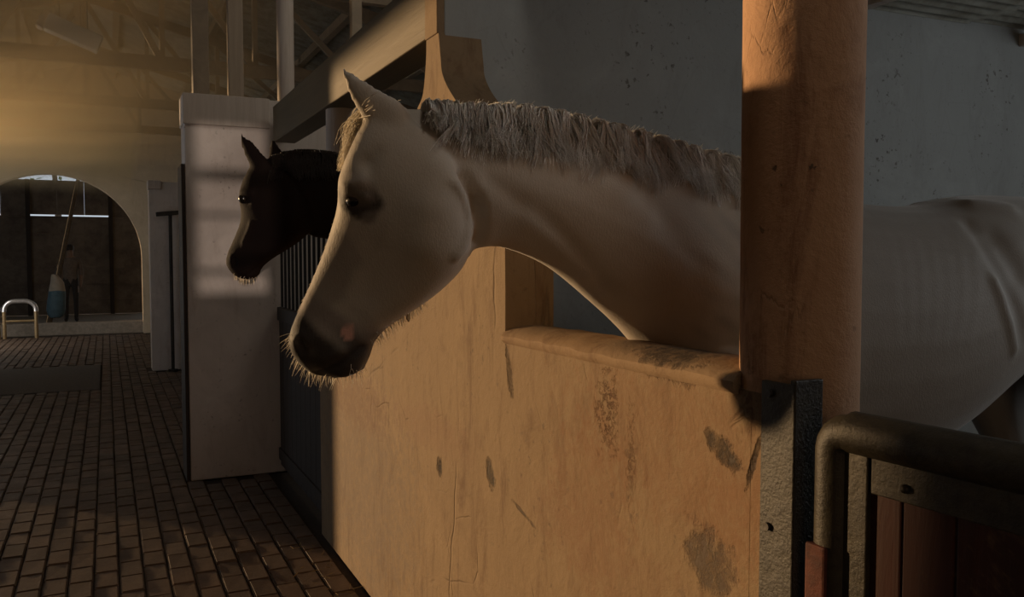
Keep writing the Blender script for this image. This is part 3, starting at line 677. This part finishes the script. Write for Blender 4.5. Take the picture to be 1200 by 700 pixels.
spots = [([PW(352, 365), PW(420, 392)], .062, (0.22, 0.18, 0.16), .75), (muz, .066, DM, .95), ([PW(385, 440), PW(412, 436)], .03, DM, .9),
         ([h_(406, 232), h_(430, 241)], .032, (0.035, 0.028, 0.025), .95), ([h_(405, 212), h_(425, 225)], .03, (0.25, 0.21, 0.18), .6), ([h_(395, 300), h_(378, 335)], .05, (0.27, 0.235, 0.205), .6),
         ([h_(405, 388), h_(408, 393)], .0098, (0.72, 0.40, 0.32), .95), ([h_(412, 384)], .007, (0.70, 0.40, 0.32), .85), ([h_(440, 262), h_(420, 300)], .03, (0.40, 0.35, 0.31), .4)]
sk_spots = spots + [([far_(p) for p in pts if p is not None], r, c, a) for pts, r, c, a in spots[3:5]]
paint(sk, (0.50, 0.45, 0.385), [([np.array([1.95, YW, 1.3]), np.array([2.9, YW, 1.35])], .62, (0.30, 0.278, 0.255), .9)] + sk_spots)  # trunk toned darker and greyer than head and neck
skin.parent = white; skin.location = -ORG[white]
# eyes
ep = h_(414, 234)
for q in (ep, far_(ep)):
    inw = nW if q is not ep else -nW
    c = q + inw*0.0150
    MB().sphere(c, 0.0195, 18, 12).build('eye', M_EYE, white, smooth=True)
    MB().sphere(c + np.array([0, 0, 0.0075]) - inw*0.0015, 0.0205, 18, 12).build('eyelid', M_LID, white, smooth=True)
# hair helpers on the white horse
def hug(p, eps):
    loc, nor, i, d = sk.bvh.find_nearest(Vector(p))
    s = (Vector(p)-loc).dot(nor)
    return np.array(p) if s > eps else np.array(loc + nor*eps)
crest = cr([Pn(p) for p in ((494, 129), (520, 127), (560, 127), (610, 128), (670, 139), (740, 156), (800, 173), (850, 187), (885, 198))], 20)
lens = np.interp(np.linspace(0, 1, len(crest)), [0, .10, .16, .3, .55, .85, 1], [.02, .055, .085, .108, .12, .125, .12])
paths = []
for k in range(2200):
    lk = int(RNG.integers(0, 84)); t = np.clip((lk + 0.3*math.sin(lk*5.1) + RNG.normal(0, .11))/84, 0, 1); i = t*(len(crest)-1); i0 = int(min(i, len(crest)-2)); base = crest[i0]*(1-(i-i0)) + crest[i0+1]*(i-i0)
    L = np.interp(t, np.linspace(0, 1, len(lens)), lens)*(1.02 + 0.13*math.sin(lk*2.3) + RNG.normal(0, .06)); lift = 0.010 + 0.008*RNG.random()
    lean_ = 0.055*math.sin(lk*1.7) + 0.01 + 0.012*RNG.normal(); ph = lk*1.3; wav = 0.004*RNG.random() + 0.006 + 0.004*math.sin(lk*3.7)
    root = base + NB*RNG.uniform(-.012, .018) + np.array([0, 0, -0.006]); P_ = []
    for s in np.linspace(0, 1, 9):
        out = 0.030*math.sin(min(1, s*1.6)*math.pi/2) + 0.022*s; dn = L*(s**1.35) - lift*math.sin(math.pi*min(1, s*2.2)*0.9)*1.6
        p = root + NB*out + np.array([lean_*s*L/.1 + wav*math.sin(ph + s*5.5)*s, 0, -dn])
        P_.append(hug(p, 0.003 + (0.012 + 0.010*math.sin(lk*2.9))*RNG.random()*s) if s > 0.05 else p)
    paths.append((P_, RNG.uniform(.7, 1.3)))
for k in range(260):                                           # short fly-away hair on top of the crest
    i = RNG.uniform(0, len(crest)-2); i0 = int(i); base = crest[i0]*(1-(i-i0)) + crest[i0+1]*(i-i0)
    d_ = np.array([RNG.normal(-.1, .35), RNG.normal(-.2, .4), 1.0]); L = RNG.uniform(.008, .022)
    paths.append(([base + d_*L*s + np.array([0.3*L*s*s, -0.4*L*s*s, -.004]) for s in np.linspace(0, 1, 5)], .7))
strands(paths, 0.00135, 'mane', M_MANE, white, .35)
paths = []
for k in range(750):                                           # forelock falling over the forehead
    root = PW(446 + RNG.normal(0, 7), 128 + RNG.normal(0, 6)) + nW*RNG.normal(0, .022); q = RNG.random()
    tip = PW(412 + RNG.normal(0, 4), RNG.uniform(172, 204)) + nW*RNG.normal(0.002, .024); mid = PW(421 + RNG.normal(0, 4), 141) + nW*RNG.normal(0, .024); P_ = []
    for s in np.linspace(0, 1, 8):
        p = (1-s)**2*root + 2*s*(1-s)*mid + s*s*tip + dW*(0.028*q*math.sin(math.pi*min(1, s*1.05))) + np.array([0, 0, 0.003*math.sin(9*s + k)])
        P_.append(hug(p, 0.002 + 0.014*q))
    paths.append((P_, RNG.uniform(.6, 1.1)))
strands(paths, 0.0011, 'forelock', M_WHISK, white, .3)
paths = []
def whisk(p0, dirv, L, w=1.0, droop=0.25):
    dirv = np.array(dirv)/np.linalg.norm(dirv); P_ = []
    for s in np.linspace(0, 1, 6): P_.append(np.array(p0) + dirv*L*s + np.array([0, 0, -droop*L*s*s]))
    paths.append((P_, w))
dn = np.array([0, 0, -1.0])
rim = cr([PW(*p) for p in ((343, 388), (341, 402), (348, 418), (358, 431), (372, 440), (390, 443), (410, 440), (424, 430))], 10)
for k in range(150):
    i = int(len(rim)*RNG.random()**0.8); t = i/len(rim); p = rim[i] + nW*RNG.normal(0, .024); loc, nor, _, _ = sk.bvh.find_nearest(Vector(p))
    whisk(np.array(loc), np.array(nor)*0.7 + dn*0.8 + dW*(0.3-0.5*t) + RNG.normal(0, .32, 3), RNG.uniform(.006, .026)*(1.0 if t < .3 else 1.15), RNG.uniform(.6, 1.1))
for k in range(150):
    i = RNG.uniform(0, 1); p = PW(436 + i*66, 398 - i*40) + nW*RNG.normal(0, .016); loc, nor, _, _ = sk.bvh.find_nearest(Vector(p))
    whisk(np.array(loc), np.array(nor)*0.5 + dn*0.7 + RNG.normal(0, .25, 3) - dW*0.1, RNG.uniform(.008, .020)*(1.2-.5*i), RNG.uniform(.5, .9))
for k in range(220):                                          # short fuzz down the face line and throat
    i = RNG.uniform(0, 1); pts = ((398, 214), (396, 240), (388, 270), (376, 304), (362, 336), (350, 364)); p = cr([PW(*q) for q in pts], 12)[int(i*60)] + nW*RNG.normal(0, .014)
    loc, nor, _, _ = sk.bvh.find_nearest(Vector(p)); whisk(np.array(loc), np.array(nor)*0.5 + dn*0.7 + RNG.normal(0, .15, 3), RNG.uniform(.004, .009), .55)
strands(paths, 0.00075, 'whiskers', M_WHISK, white, .25)
tp = []
for k in range(200):
    x = 2.95 + RNG.normal(0, .01); y = YW + RNG.normal(0, .03); P_ = [(x + 0.13*math.sin(s*1.6) + RNG.normal(0, .004) + .02*s*RNG.normal(), y + s*RNG.normal(0, .03), 1.44 - 0.95*s*s*1.0 - 0.05*s) for s in np.linspace(0, 1, 8)]
    tp.append((P_, 2.2))
strands(tp, 0.0016, 'tail', M_MANE, white, .4)

# ------------------------------------------------------------------ the dark horse
YB = 3.50
dark = thing('dark_horse', 'nearly black horse with pricked ears, head out of the farther stall', 'horse', (1.9, YB, 0))
mb = MB(); body_and_legs(mb, YB, 0.02, 0.05)
Pb = lambda p: at(p[0], p[1], 'Y', YB)
neckb = [((318, 184), (352, 268), .052), ((335, 178), (368, 278), .06), ((362, 176), (388, 282), .068), ((396, 180), (408, 298), .085), ((425, 185), (432, 322), .11), ((455, 192), (456, 352), .14), ((490, 200), (482, 390), .18)]
loft(mb, [Pb(a) for a, b, h in neckb], [Pb(b) for a, b, h in neckb], [h for *_, h in neckb], NB, 5, 28, 2.1, -0.2, [0.5]*len(neckb))
AB = math.radians(40); nB = np.array([-math.sin(AB), -math.cos(AB), 0.0]); QB = at(330, 225, 'Y', YB-0.02); dB = np.array([-math.cos(AB), math.sin(AB), 0.0])
PB = lambda u, v: on_plane(u, v, QB, nB)
headb = [((306, 184), (342, 205), .052, 0, .9), ((297, 198), (358, 235), .076, .08, .95), ((290, 214), (362, 255), .088, .1, .95), ((286, 230), (360, 270), .090, .1, .9), ((287, 246), (350, 281), .080, .04, .86),
         ((285, 260), (338, 290), .066, 0, .84), ((279, 275), (324, 299), .056, 0, .84), ((273, 288), (312, 307), .050, 0, .84), ((269, 300), (305, 314), .052, .05, .86), ((269, 311), (302, 321), .05, .06, .88), ((275, 321), (297, 326), .036, 0, .9), ((282, 326), (291, 328), .018, 0, 1)]
loft(mb, [PB(*h[0]) for h in headb], [PB(*h[1]) for h in headb], [h[2] for h in headb], nB, 5, 36, 3.2, [h[3] for h in headb], [h[4] for h in headb])
e0 = at(303, 195, 'Y', YB) + np.array([0, -0.04, 0]); q0 = float(np.dot(e0-QB, nB))
def on_off(u, v, off): return on_plane(u, v, QB + nB*off, nB)
earN = [((298, 203), (318, 193), .020), ((293, 194), (313, 186), .018), ((287, 183), (306, 178), .014), ((283, 172), (299, 169), .010), ((280.5, 164), (292, 163), .007), ((281, 159), (286, 158), .004), ((282, 156), (283.5, 156), .002)]
earF = [((314, 190), (334, 186), .018), ((315, 182), (332, 180), .015), ((316, 174), (328, 173), .011), ((317, 167), (323, 166), .007), ((318, 162), (319.5, 162), .002)]
for lst, o_ in ((earN, .05), (earF, -.055)):
    loft(mb, [on_off(*a, o_) for a, b, h in lst], [on_off(*b, o_) for a, b, h in lst], [h for *_, h in lst], nB, 4, 18, 2.0)
skb_o = fuse(mb, 'body', M_COATB, 0.0095, 4); kb = Skin(skb_o)
bb = lambda px, amt, rad: kb.both(px, amt, rad, QB, nB)
bb([(284, 226), (294, 225)], 0.010, 0.02); bb([(286, 235), (290, 236)], -0.008, 0.014); bb([(294, 262), (285, 285)], 0.006, 0.013); bb([(340, 255)], 0.008, 0.05)
bb([(274, 303), (275, 309)], -0.010, 0.010); bb([(271, 300), (276, 297)], 0.006, 0.010); bb([(284, 325), (294, 320), (302, 313)], -0.006, 0.009)
paint(kb, (0.011, 0.007, 0.006), [([PB(272, 285), PB(275, 300)], .03, (0.07, 0.028, 0.014), .6), ([PB(284, 262), PB(276, 280)], .02, (0.05, 0.02, 0.01), .5), ([PB(280, 318), PB(298, 318)], .03, (0.012, 0.009, 0.008), .8)])
skb_o.parent = dark; skb_o.location = -ORG[dark]
eq = kb.hit(284, 233)
if eq is None: eq = PB(288, 234) + nB*0.09
for q in (eq, eq - 2*np.dot(eq-QB, nB)*nB):
    inw = -nB if np.dot(q-QB, nB) > 0 else nB
    MB().sphere(q + inw*0.008, 0.020, 16, 10).build('eye', M_EYE, dark, smooth=True)
crb = cr([Pb(p) for p in ((318, 181), (340, 177), (365, 176), (396, 179), (425, 184), (455, 191))], 16); paths = []
for k in range(900):
    i = RNG.uniform(0, len(crb)-2); i0 = int(i); base = crb[i0]*(1-(i-i0)) + crb[i0+1]*(i-i0); L = RNG.uniform(.08, .13); P_ = []
    for s in np.linspace(0, 1, 7):
        p = base + NB*(0.045*math.sin(s*1.4)) + np.array([0.012*math.sin(i*3+s*4)*s, 0, -L*s**1.5 + 0.012*math.sin(math.pi*s) - .004])
        loc, nor, _, dd = kb.bvh.find_nearest(Vector(p)); sd = (Vector(p)-loc).dot(nor)
        P_.append(p if sd > .004 else np.array(loc + nor*(0.004 + .006*RNG.random())))
    paths.append((P_, 1.0))
strands(paths, 0.0016, 'mane', M_DMANE, dark, .4)
paths = []
for k in range(60):
    loc, nor, _, _ = kb.bvh.find_nearest(Vector(PB(RNG.uniform(272, 300), 326) + nB*RNG.normal(0, .02))); whisk(np.array(loc), np.array(nor)*0.6 + dn*0.6 + RNG.normal(0, .25, 3), RNG.uniform(.01, .025), .8)
strands(paths, 0.0009, 'whiskers', M_WHISK, dark, .3)

# ================================================================== THE FAR END AND THE YARD
# tethering standpipe on the second cross wall
sx = at(203, 435, 'Y', YC2-0.15)
sp = thing('standpipe', 'thin dark metal post with a short crossarm by the farther cross wall', 'post', (sx[0], YC2-0.15, 0))
MB().tube([(sx[0], YC2-0.15, 0.0), (sx[0], YC2-0.15, 2.06)], 0.022, 10).build('pole', M_DARKMETAL, sp, smooth=True)
MB().bar((sx[0]-0.17, YC2-0.15, 2.03), (sx[0]+0.12, YC2-0.15, 2.06), 0.06, 0.055).build('arm', M_DARKMETAL, sp, bevel=0.006)
MB().tube([(sx[0], YC2-0.15, 0.0), (sx[0], YC2-0.15, 0.03)], 0.06, 14).build('foot', M_DARKMETAL, sp, smooth=True)
rg = MB(); rc = at(337, 153, 'Y', YC1-0.06)
rg.tube([(rc[0]+0.028*math.cos(a), YC1-0.05, rc[2]-0.012+0.02*math.sin(a)) for a in np.linspace(0, 2*math.pi, 17)], 0.005, 8)
rg.tube([(rc[0], YC1-0.05, rc[2]+0.006), (rc[0], YC1-0.05, 2.40)], 0.005, 6)
tag(rg.build('iron_ring', M_DARKMETAL, smooth=True, loc=(rc[0], YC1-0.05, rc[2])), 'small iron ring hanging under the beam end at the white cross wall', 'ring')
# the yard behind the arch
yard = struct(MB().box(-5, 3.5, YFAR+0.35, 27, -0.13, -0.004).build('ground', M_CONC), 'dim concrete yard behind the arch')
kerb = struct(MB().box(-3.4, 1.5, YFAR+0.42, YFAR+0.72, -0.1, 0.215).build('trim_1', M_KERB, bevel=0.015), 'low kerb step across the arch')
YY = 24.5
fence = thing('yard_fence', 'dark sheet fence behind the arch with a bright slit of sky', 'fence', (-1.5, YY, 0))
za = at(60, 255.5, 'Y', YY)[2]; zb = at(60, 251.5, 'Y', YY)[2]; zt = at(60, 211, 'Y', YY)[2]
for k in range(9):
    x = -4.2 + k*0.62
    MB().box(x, x+0.6195, YY, YY+0.04, 0, za - 0.0).build('lower_sheet', M_YARD, fence, bevel=0.004)
for k in range(9):
    x = -4.2 + k*0.62
    MB().box(x, x+0.615, YY+0.05, YY+0.09, zb if k in (1, 2, 4, 5, 6) else za-0.05, zt + (0.5 if k > 5 or k < 3 else 0)).build('upper_sheet', M_YARD, fence, bevel=0.004)
for z in np.arange(0.35, za, 0.42): MB().box(-4.2, 1.38, YY-0.05, YY-0.002, z, z+0.05).build('rail', M_YARD, fence, bevel=0.004)
for x in (-3.6, -1.74, 0.12, 1.3): MB().box(x-0.05, x+0.05, YY-0.11, YY-0.051, 0, zt).build('post', M_DARKWOOD, fence, bevel=0.004)
yr = struct(MB().box(-5, 3.5, YFAR+0.3, 24.6, zt+0.16, zt+0.22).box(-5.1, -5, YFAR, 24.6, 0, zt+0.2).box(3.5, 3.6, YFAR, 24.6, 0, zt+0.2).build('roof', M_ROOF), 'added roof and side walls that keep the yard dark')  # cover and sides added to shut daylight out of the yard
# tree behind the fence showing a few leaves in the gap
tr = thing('garden_tree', 'green leafed tree showing in the bright gap above the yard fence', 'tree', (-1.2, 27, 0))
MB().tube([(-1.2, 27, 0), (-1.15, 27, 2.0), (-1.3, 27, 4.6)], [.12, .1, .05], 10).build('trunk', M_BARK, tr, smooth=True)
lf = MB()
for k in range(170):
    c = np.array([-1.3 + RNG.normal(0, .75), 27 + RNG.normal(0, .4), 4.3 + RNG.normal(0, .55)]); a = RNG.normal(0, .07, 3); b = RNG.normal(0, .07, 3)
    lf.add([c, c+a+b*.5, c+a*2, c+a-b*.5], [(0, 1, 2, 3)])
o = lf.build('foliage', M_LEAF, tr); o['kind'] = 'stuff'
# leaning pole, sack
YPOL = 20.3
pole = MB(); a = at(92, 208, 'Y', YPOL+0.1); b = at(63, 352, 'Y', YPOL)
b[2] = max(b[2], 0.0); bb_ = b + (b-a)/(a[2]-b[2])*(b[2]); pole.tube([tuple(bb_), tuple(a + (a-b)*0.15)], [0.055, 0.035], 10)
tag(pole.build('leaning_pole', M_BARK, smooth=True, loc=tuple(bb_)), 'rough wooden pole leaning to the right behind the arch', 'pole')
sk0 = at(66, 372, 'Y', YPOL-0.6)
sc = thing('feed_sack', 'blue sack with a pale top hanging by the leaning pole', 'sack', (sk0[0], YPOL-0.6, 0.0))
def px_(u, v, y=YPOL-0.6): return at(u, v, 'Y', y)
sack = MB(); rows = [((60, 323), (67, 321)), ((59, 331), (75, 331)), ((57, 340), (77, 342)), ((55, 352), (77, 354)), ((54, 362), (77, 364)), ((56, 369), (75, 370)), ((60, 372), (70, 372))]
def slab(rows, dep, name, mat):
    m = MB(); N = 16; vs = []; fs = []
    for (l, r) in rows:
        L = px_(*l); R_ = px_(*r); c = (L+R_)/2; h = (R_[0]-L[0])/2
        for j in range(N): t = 2*math.pi*j/N; vs.append((c[0]+h*math.cos(t), c[1]+dep*math.sin(t), c[2] + 0.01*math.sin(3*t)))
    for i in range(len(rows)-1):
        for j in range(N): j2 = (j+1) % N; fs.append((i*N+j, i*N+j2, (i+1)*N+j2, (i+1)*N+j))
    fs += [tuple(range(N)), tuple((len(rows)-1)*N+j for j in range(N))[::-1]]
    m.add(vs, fs); return m.build(name, mat, sc, smooth=True)
slab(rows[2:], .13, 'sack_body', M_BLUE); slab(rows[:3], .09, 'sack_top', M_SACKTOP)
MB().tube([tuple((px_(60, 323)+px_(67, 321))/2), tuple(px_(70, 306, YPOL-0.03))], 0.008, 6).build('cord', M_DARKMETAL, sc)
# tubular barrier hoops at the arch
def hoop(u0, u1, vt, vb, label):
    yh = YFAR-0.25; A = at(u0, vb, 'Y', yh); B = at(u1, vb, 'Y', yh); zt_ = at((u0+u1)/2, vt, 'Y', yh)[2]; x0, x1 = A[0], B[0]; r = 0.17
    t = thing('tube_barrier', label, 'barrier', ((x0+x1)/2, yh, 0), 'tube barriers at the arch')
    MB().tube([(x0, yh, 0), (x0, yh, zt_-r)], 0.032, 12).build('leg', M_TUBE, t, smooth=True); MB().tube([(x1, yh, 0), (x1, yh, zt_-r)], 0.032, 12).build('leg', M_TUBE, t, smooth=True)
    pth = [(x0, yh, zt_-r-0.02)] + [(x0+r-r*math.cos(a), yh, zt_-r+r*math.sin(a)) for a in np.linspace(0, math.pi/2, 7)] + [(x1-r+r*math.sin(a), yh, zt_-r+r*math.cos(a)) for a in np.linspace(0, math.pi/2, 7)] + [(x1, yh, zt_-r-0.02)]
    MB().tube(pth, 0.040, 14).build('top_bend', M_STEEL, t, smooth=True)
    MB().tube([(x0, yh, zt_*0.47), (x1, yh, zt_*0.47)], 0.022, 10).build('crossbar', M_TUBE, t, smooth=True)
    return t
hoop(5.5, 43, 353, 396, 'bent tube barrier with bright corners standing whole before the arch')
hoop(-40, -1.5, 353, 396, 'bent tube barrier cut off at the edge beside the whole one')
# person in the shade of the yard
ph = at(84, 376, 'Y', 21.6); px0 = ph[0]; py0 = 21.6
person = thing('person', 'person in a pale shirt and dark trousers standing in the dim yard', 'person', (px0, py0, 0))
def skinned(name, verts, edges, radii, root, sub=1):
    me = bpy.data.meshes.new(name); me.from_pydata(verts, edges, []); o = bpy.data.objects.new(name, me); COL.objects.link(o)
    sm = o.modifiers.new('s', 'SKIN'); ly = me.skin_vertices[0].data if me.skin_vertices else None
    if ly is None:
        bm = bmesh.new(); bm.from_mesh(me); bm.verts.layers.skin.verify(); bm.to_mesh(me); bm.free(); ly = me.skin_vertices[0].data
    for i, r in enumerate(radii): ly[i].radius = r if hasattr(r, '__len__') else (r, r); ly[i].use_root = (i == root)
    sb = o.modifiers.new('b', 'SUBSURF'); sb.levels = sub; sb.render_levels = sub
    dg = bpy.context.evaluated_depsgraph_get(); dg.update(); me2 = bpy.data.meshes.new_from_object(o.evaluated_get(dg)); o.modifiers.clear(); o.data = me2
    me2.polygons.foreach_set('use_smooth', [True]*len(me2.polygons)); return o
V = [(0,0,.95),(0,0,1.12),(0,0,1.36),(0,0,1.47),(0,-.01,1.58),(0,-.015,1.68),
     (.17,0,1.40),(.22,.02,1.15),(.21,-.06,.93),(.20,-.09,.86), (-.17,0,1.40),(-.22,.02,1.15),(-.21,-.06,.93),(-.20,-.09,.86),
     (.09,0,.88),(.10,-.01,.5),(.10,.02,.1),(.11,-.12,.04), (-.09,0,.88),(-.10,.01,.5),(-.10,.03,.1),(-.11,-.11,.04),
     (.195,-.11,.79),(.212,-.10,.785),(.185,-.125,.80),(-.195,-.11,.79),(-.212,-.10,.785),(-.185,-.125,.80),(.18,-.10,.83),(-.18,-.10,.83)]
Eg = [(0,1),(1,2),(2,3),(3,4),(4,5),(2,6),(6,7),(7,8),(8,9),(2,10),(10,11),(11,12),(12,13),(0,14),(14,15),(15,16),(16,17),(0,18),(18,19),(19,20),(20,21),(9,22),(9,23),(9,24),(13,25),(13,26),(13,27),(9,28),(13,29)]
Rd = [(.15,.11),(.14,.10),(.17,.11),.06,(.075,.09),(.065,.08),.065,.048,.035,.03,.065,.048,.035,.03,.085,.06,.045,.04,.085,.06,.045,.04,.01,.01,.01,.01,.01,.01,.011,.011]
pb = skinned('body', V, Eg, Rd, 0)
for mt_ in (M_SKIN, M_SHIRT, M_TROUSER): pb.data.materials.append(mt_)
for f in pb.data.polygons:
    c = f.center; f.material_index = 0 if c.z > 1.47 or (abs(c.x) > .15 and c.z < 1.08 and c.z > .7) else (1 if c.z > .97 else 2)
pb.parent = person
hm = MB().sphere((px0, py0+0.012, 1.67), (.088, .10, .095), 14, 9).build('hair', M_HAIRD, person, smooth=True)
MB().sphere((px0, py0-.105, 1.60), (.014, .022, .025), 8, 6).build('nose', M_SKIN, person, smooth=True)
for s_ in (-1, 1): MB().sphere((px0+.032*s_, py0-.088, 1.632), .011, 8, 6).build('eye', M_EYE, person, smooth=True)
# old lamp housing in the roof
lx = at(85, 42, 'Y', 8.6)
lamp_o = thing('strip_lamp', 'unlit grey strip lamp housing slung under the hazy roof trusses', 'lamp', tuple(lx))
MB().bar((lx[0]-.20, 8.6, lx[2]+.10), (lx[0]+.22, 8.6, lx[2]-.06), 0.14, 0.15).build('housing', M_LAMP, lamp_o, bevel=0.01)
MB().bar((lx[0]-.25, 8.6, lx[2]+.125), (lx[0]-.20, 8.6, lx[2]+.10), 0.15, 0.16).build('end_cap', M_STEEL, lamp_o, bevel=0.008)
MB().tube([(lx[0]-.1, 8.6, lx[2]+.1), (lx[0]-.1, 8.6, zr(lx[0])-.05)], 0.006, 6).build('hanger', M_DARKMETAL, lamp_o); MB().tube([(lx[0]+.12, 8.6, lx[2]), (lx[0]+.12, 8.6, zr(lx[0])-.05)], 0.006, 6).build('hanger', M_DARKMETAL, lamp_o)
# straw scattered at the foot of the wall
st = MB()
for k in range(60):
    x = 0.98 - abs(RNG.normal(0, .10)); y = RNG.uniform(2.2, 4.4); a = RNG.uniform(0, math.pi); L = RNG.uniform(.02, .06)
    st.bar((x, y, 0.004), (x+L*math.cos(a), y+L*math.sin(a), 0.006), 0.002, 0.002)
o = st.build('straw', M_STRAW); o['kind'] = 'stuff'; o['label'] = 'loose straw on the bricks at the foot of the wall'
# ------------------------------------------------------------------ dusty haze in the far half of the aisle
hz = MB().prism([(XL+0.01, 6.4), (1.7, 6.4), (1.7, 11.6), (0.44, 11.8), (0.44, 17.95), (XL+0.01, 17.95)], 'Z', 2.3, 4.15).build('haze', M_JOINT); hz['kind'] = 'stuff'; hz['label'] = 'golden dusty haze under the roof of the far aisle'
N = NT('dust_haze'); N.t.nodes.remove(N.b); pv = N.n('ShaderNodeVolumePrincipled'); N.l(pv.outputs[0], N.out.inputs['Volume'])
pv.inputs['Color'].default_value = (1.0, 0.84, 0.55, 1); pv.inputs['Anisotropy'].default_value = 0.6
nz = N.noise(N.pos((0.5, 0.12, 2.2)), 1.6, 3, 0.5); sep = N.n('ShaderNodeSeparateXYZ'); N.l(N.pos(), sep.inputs[0])
N.l(N.math('MULTIPLY', N.ramp(nz, [(0.3, 0.3), (0.7, 1.0)]), N.math('MULTIPLY', N.ramp(N.math('DIVIDE', sep.outputs[2], 5.0), [(0.52, 0.0), (0.64, 1.0), (0.66, 1.0), (0.735, 0.0)]), N.math('MULTIPLY', N.ramp(N.math('DIVIDE', N.math('ADD', sep.outputs[0], 3.0), 5.0), [(0.55, 1.0), (0.92, 0.0)]), 0.8))), pv.inputs['Density'])
hz.data.materials.clear(); hz.data.materials.append(N.m)
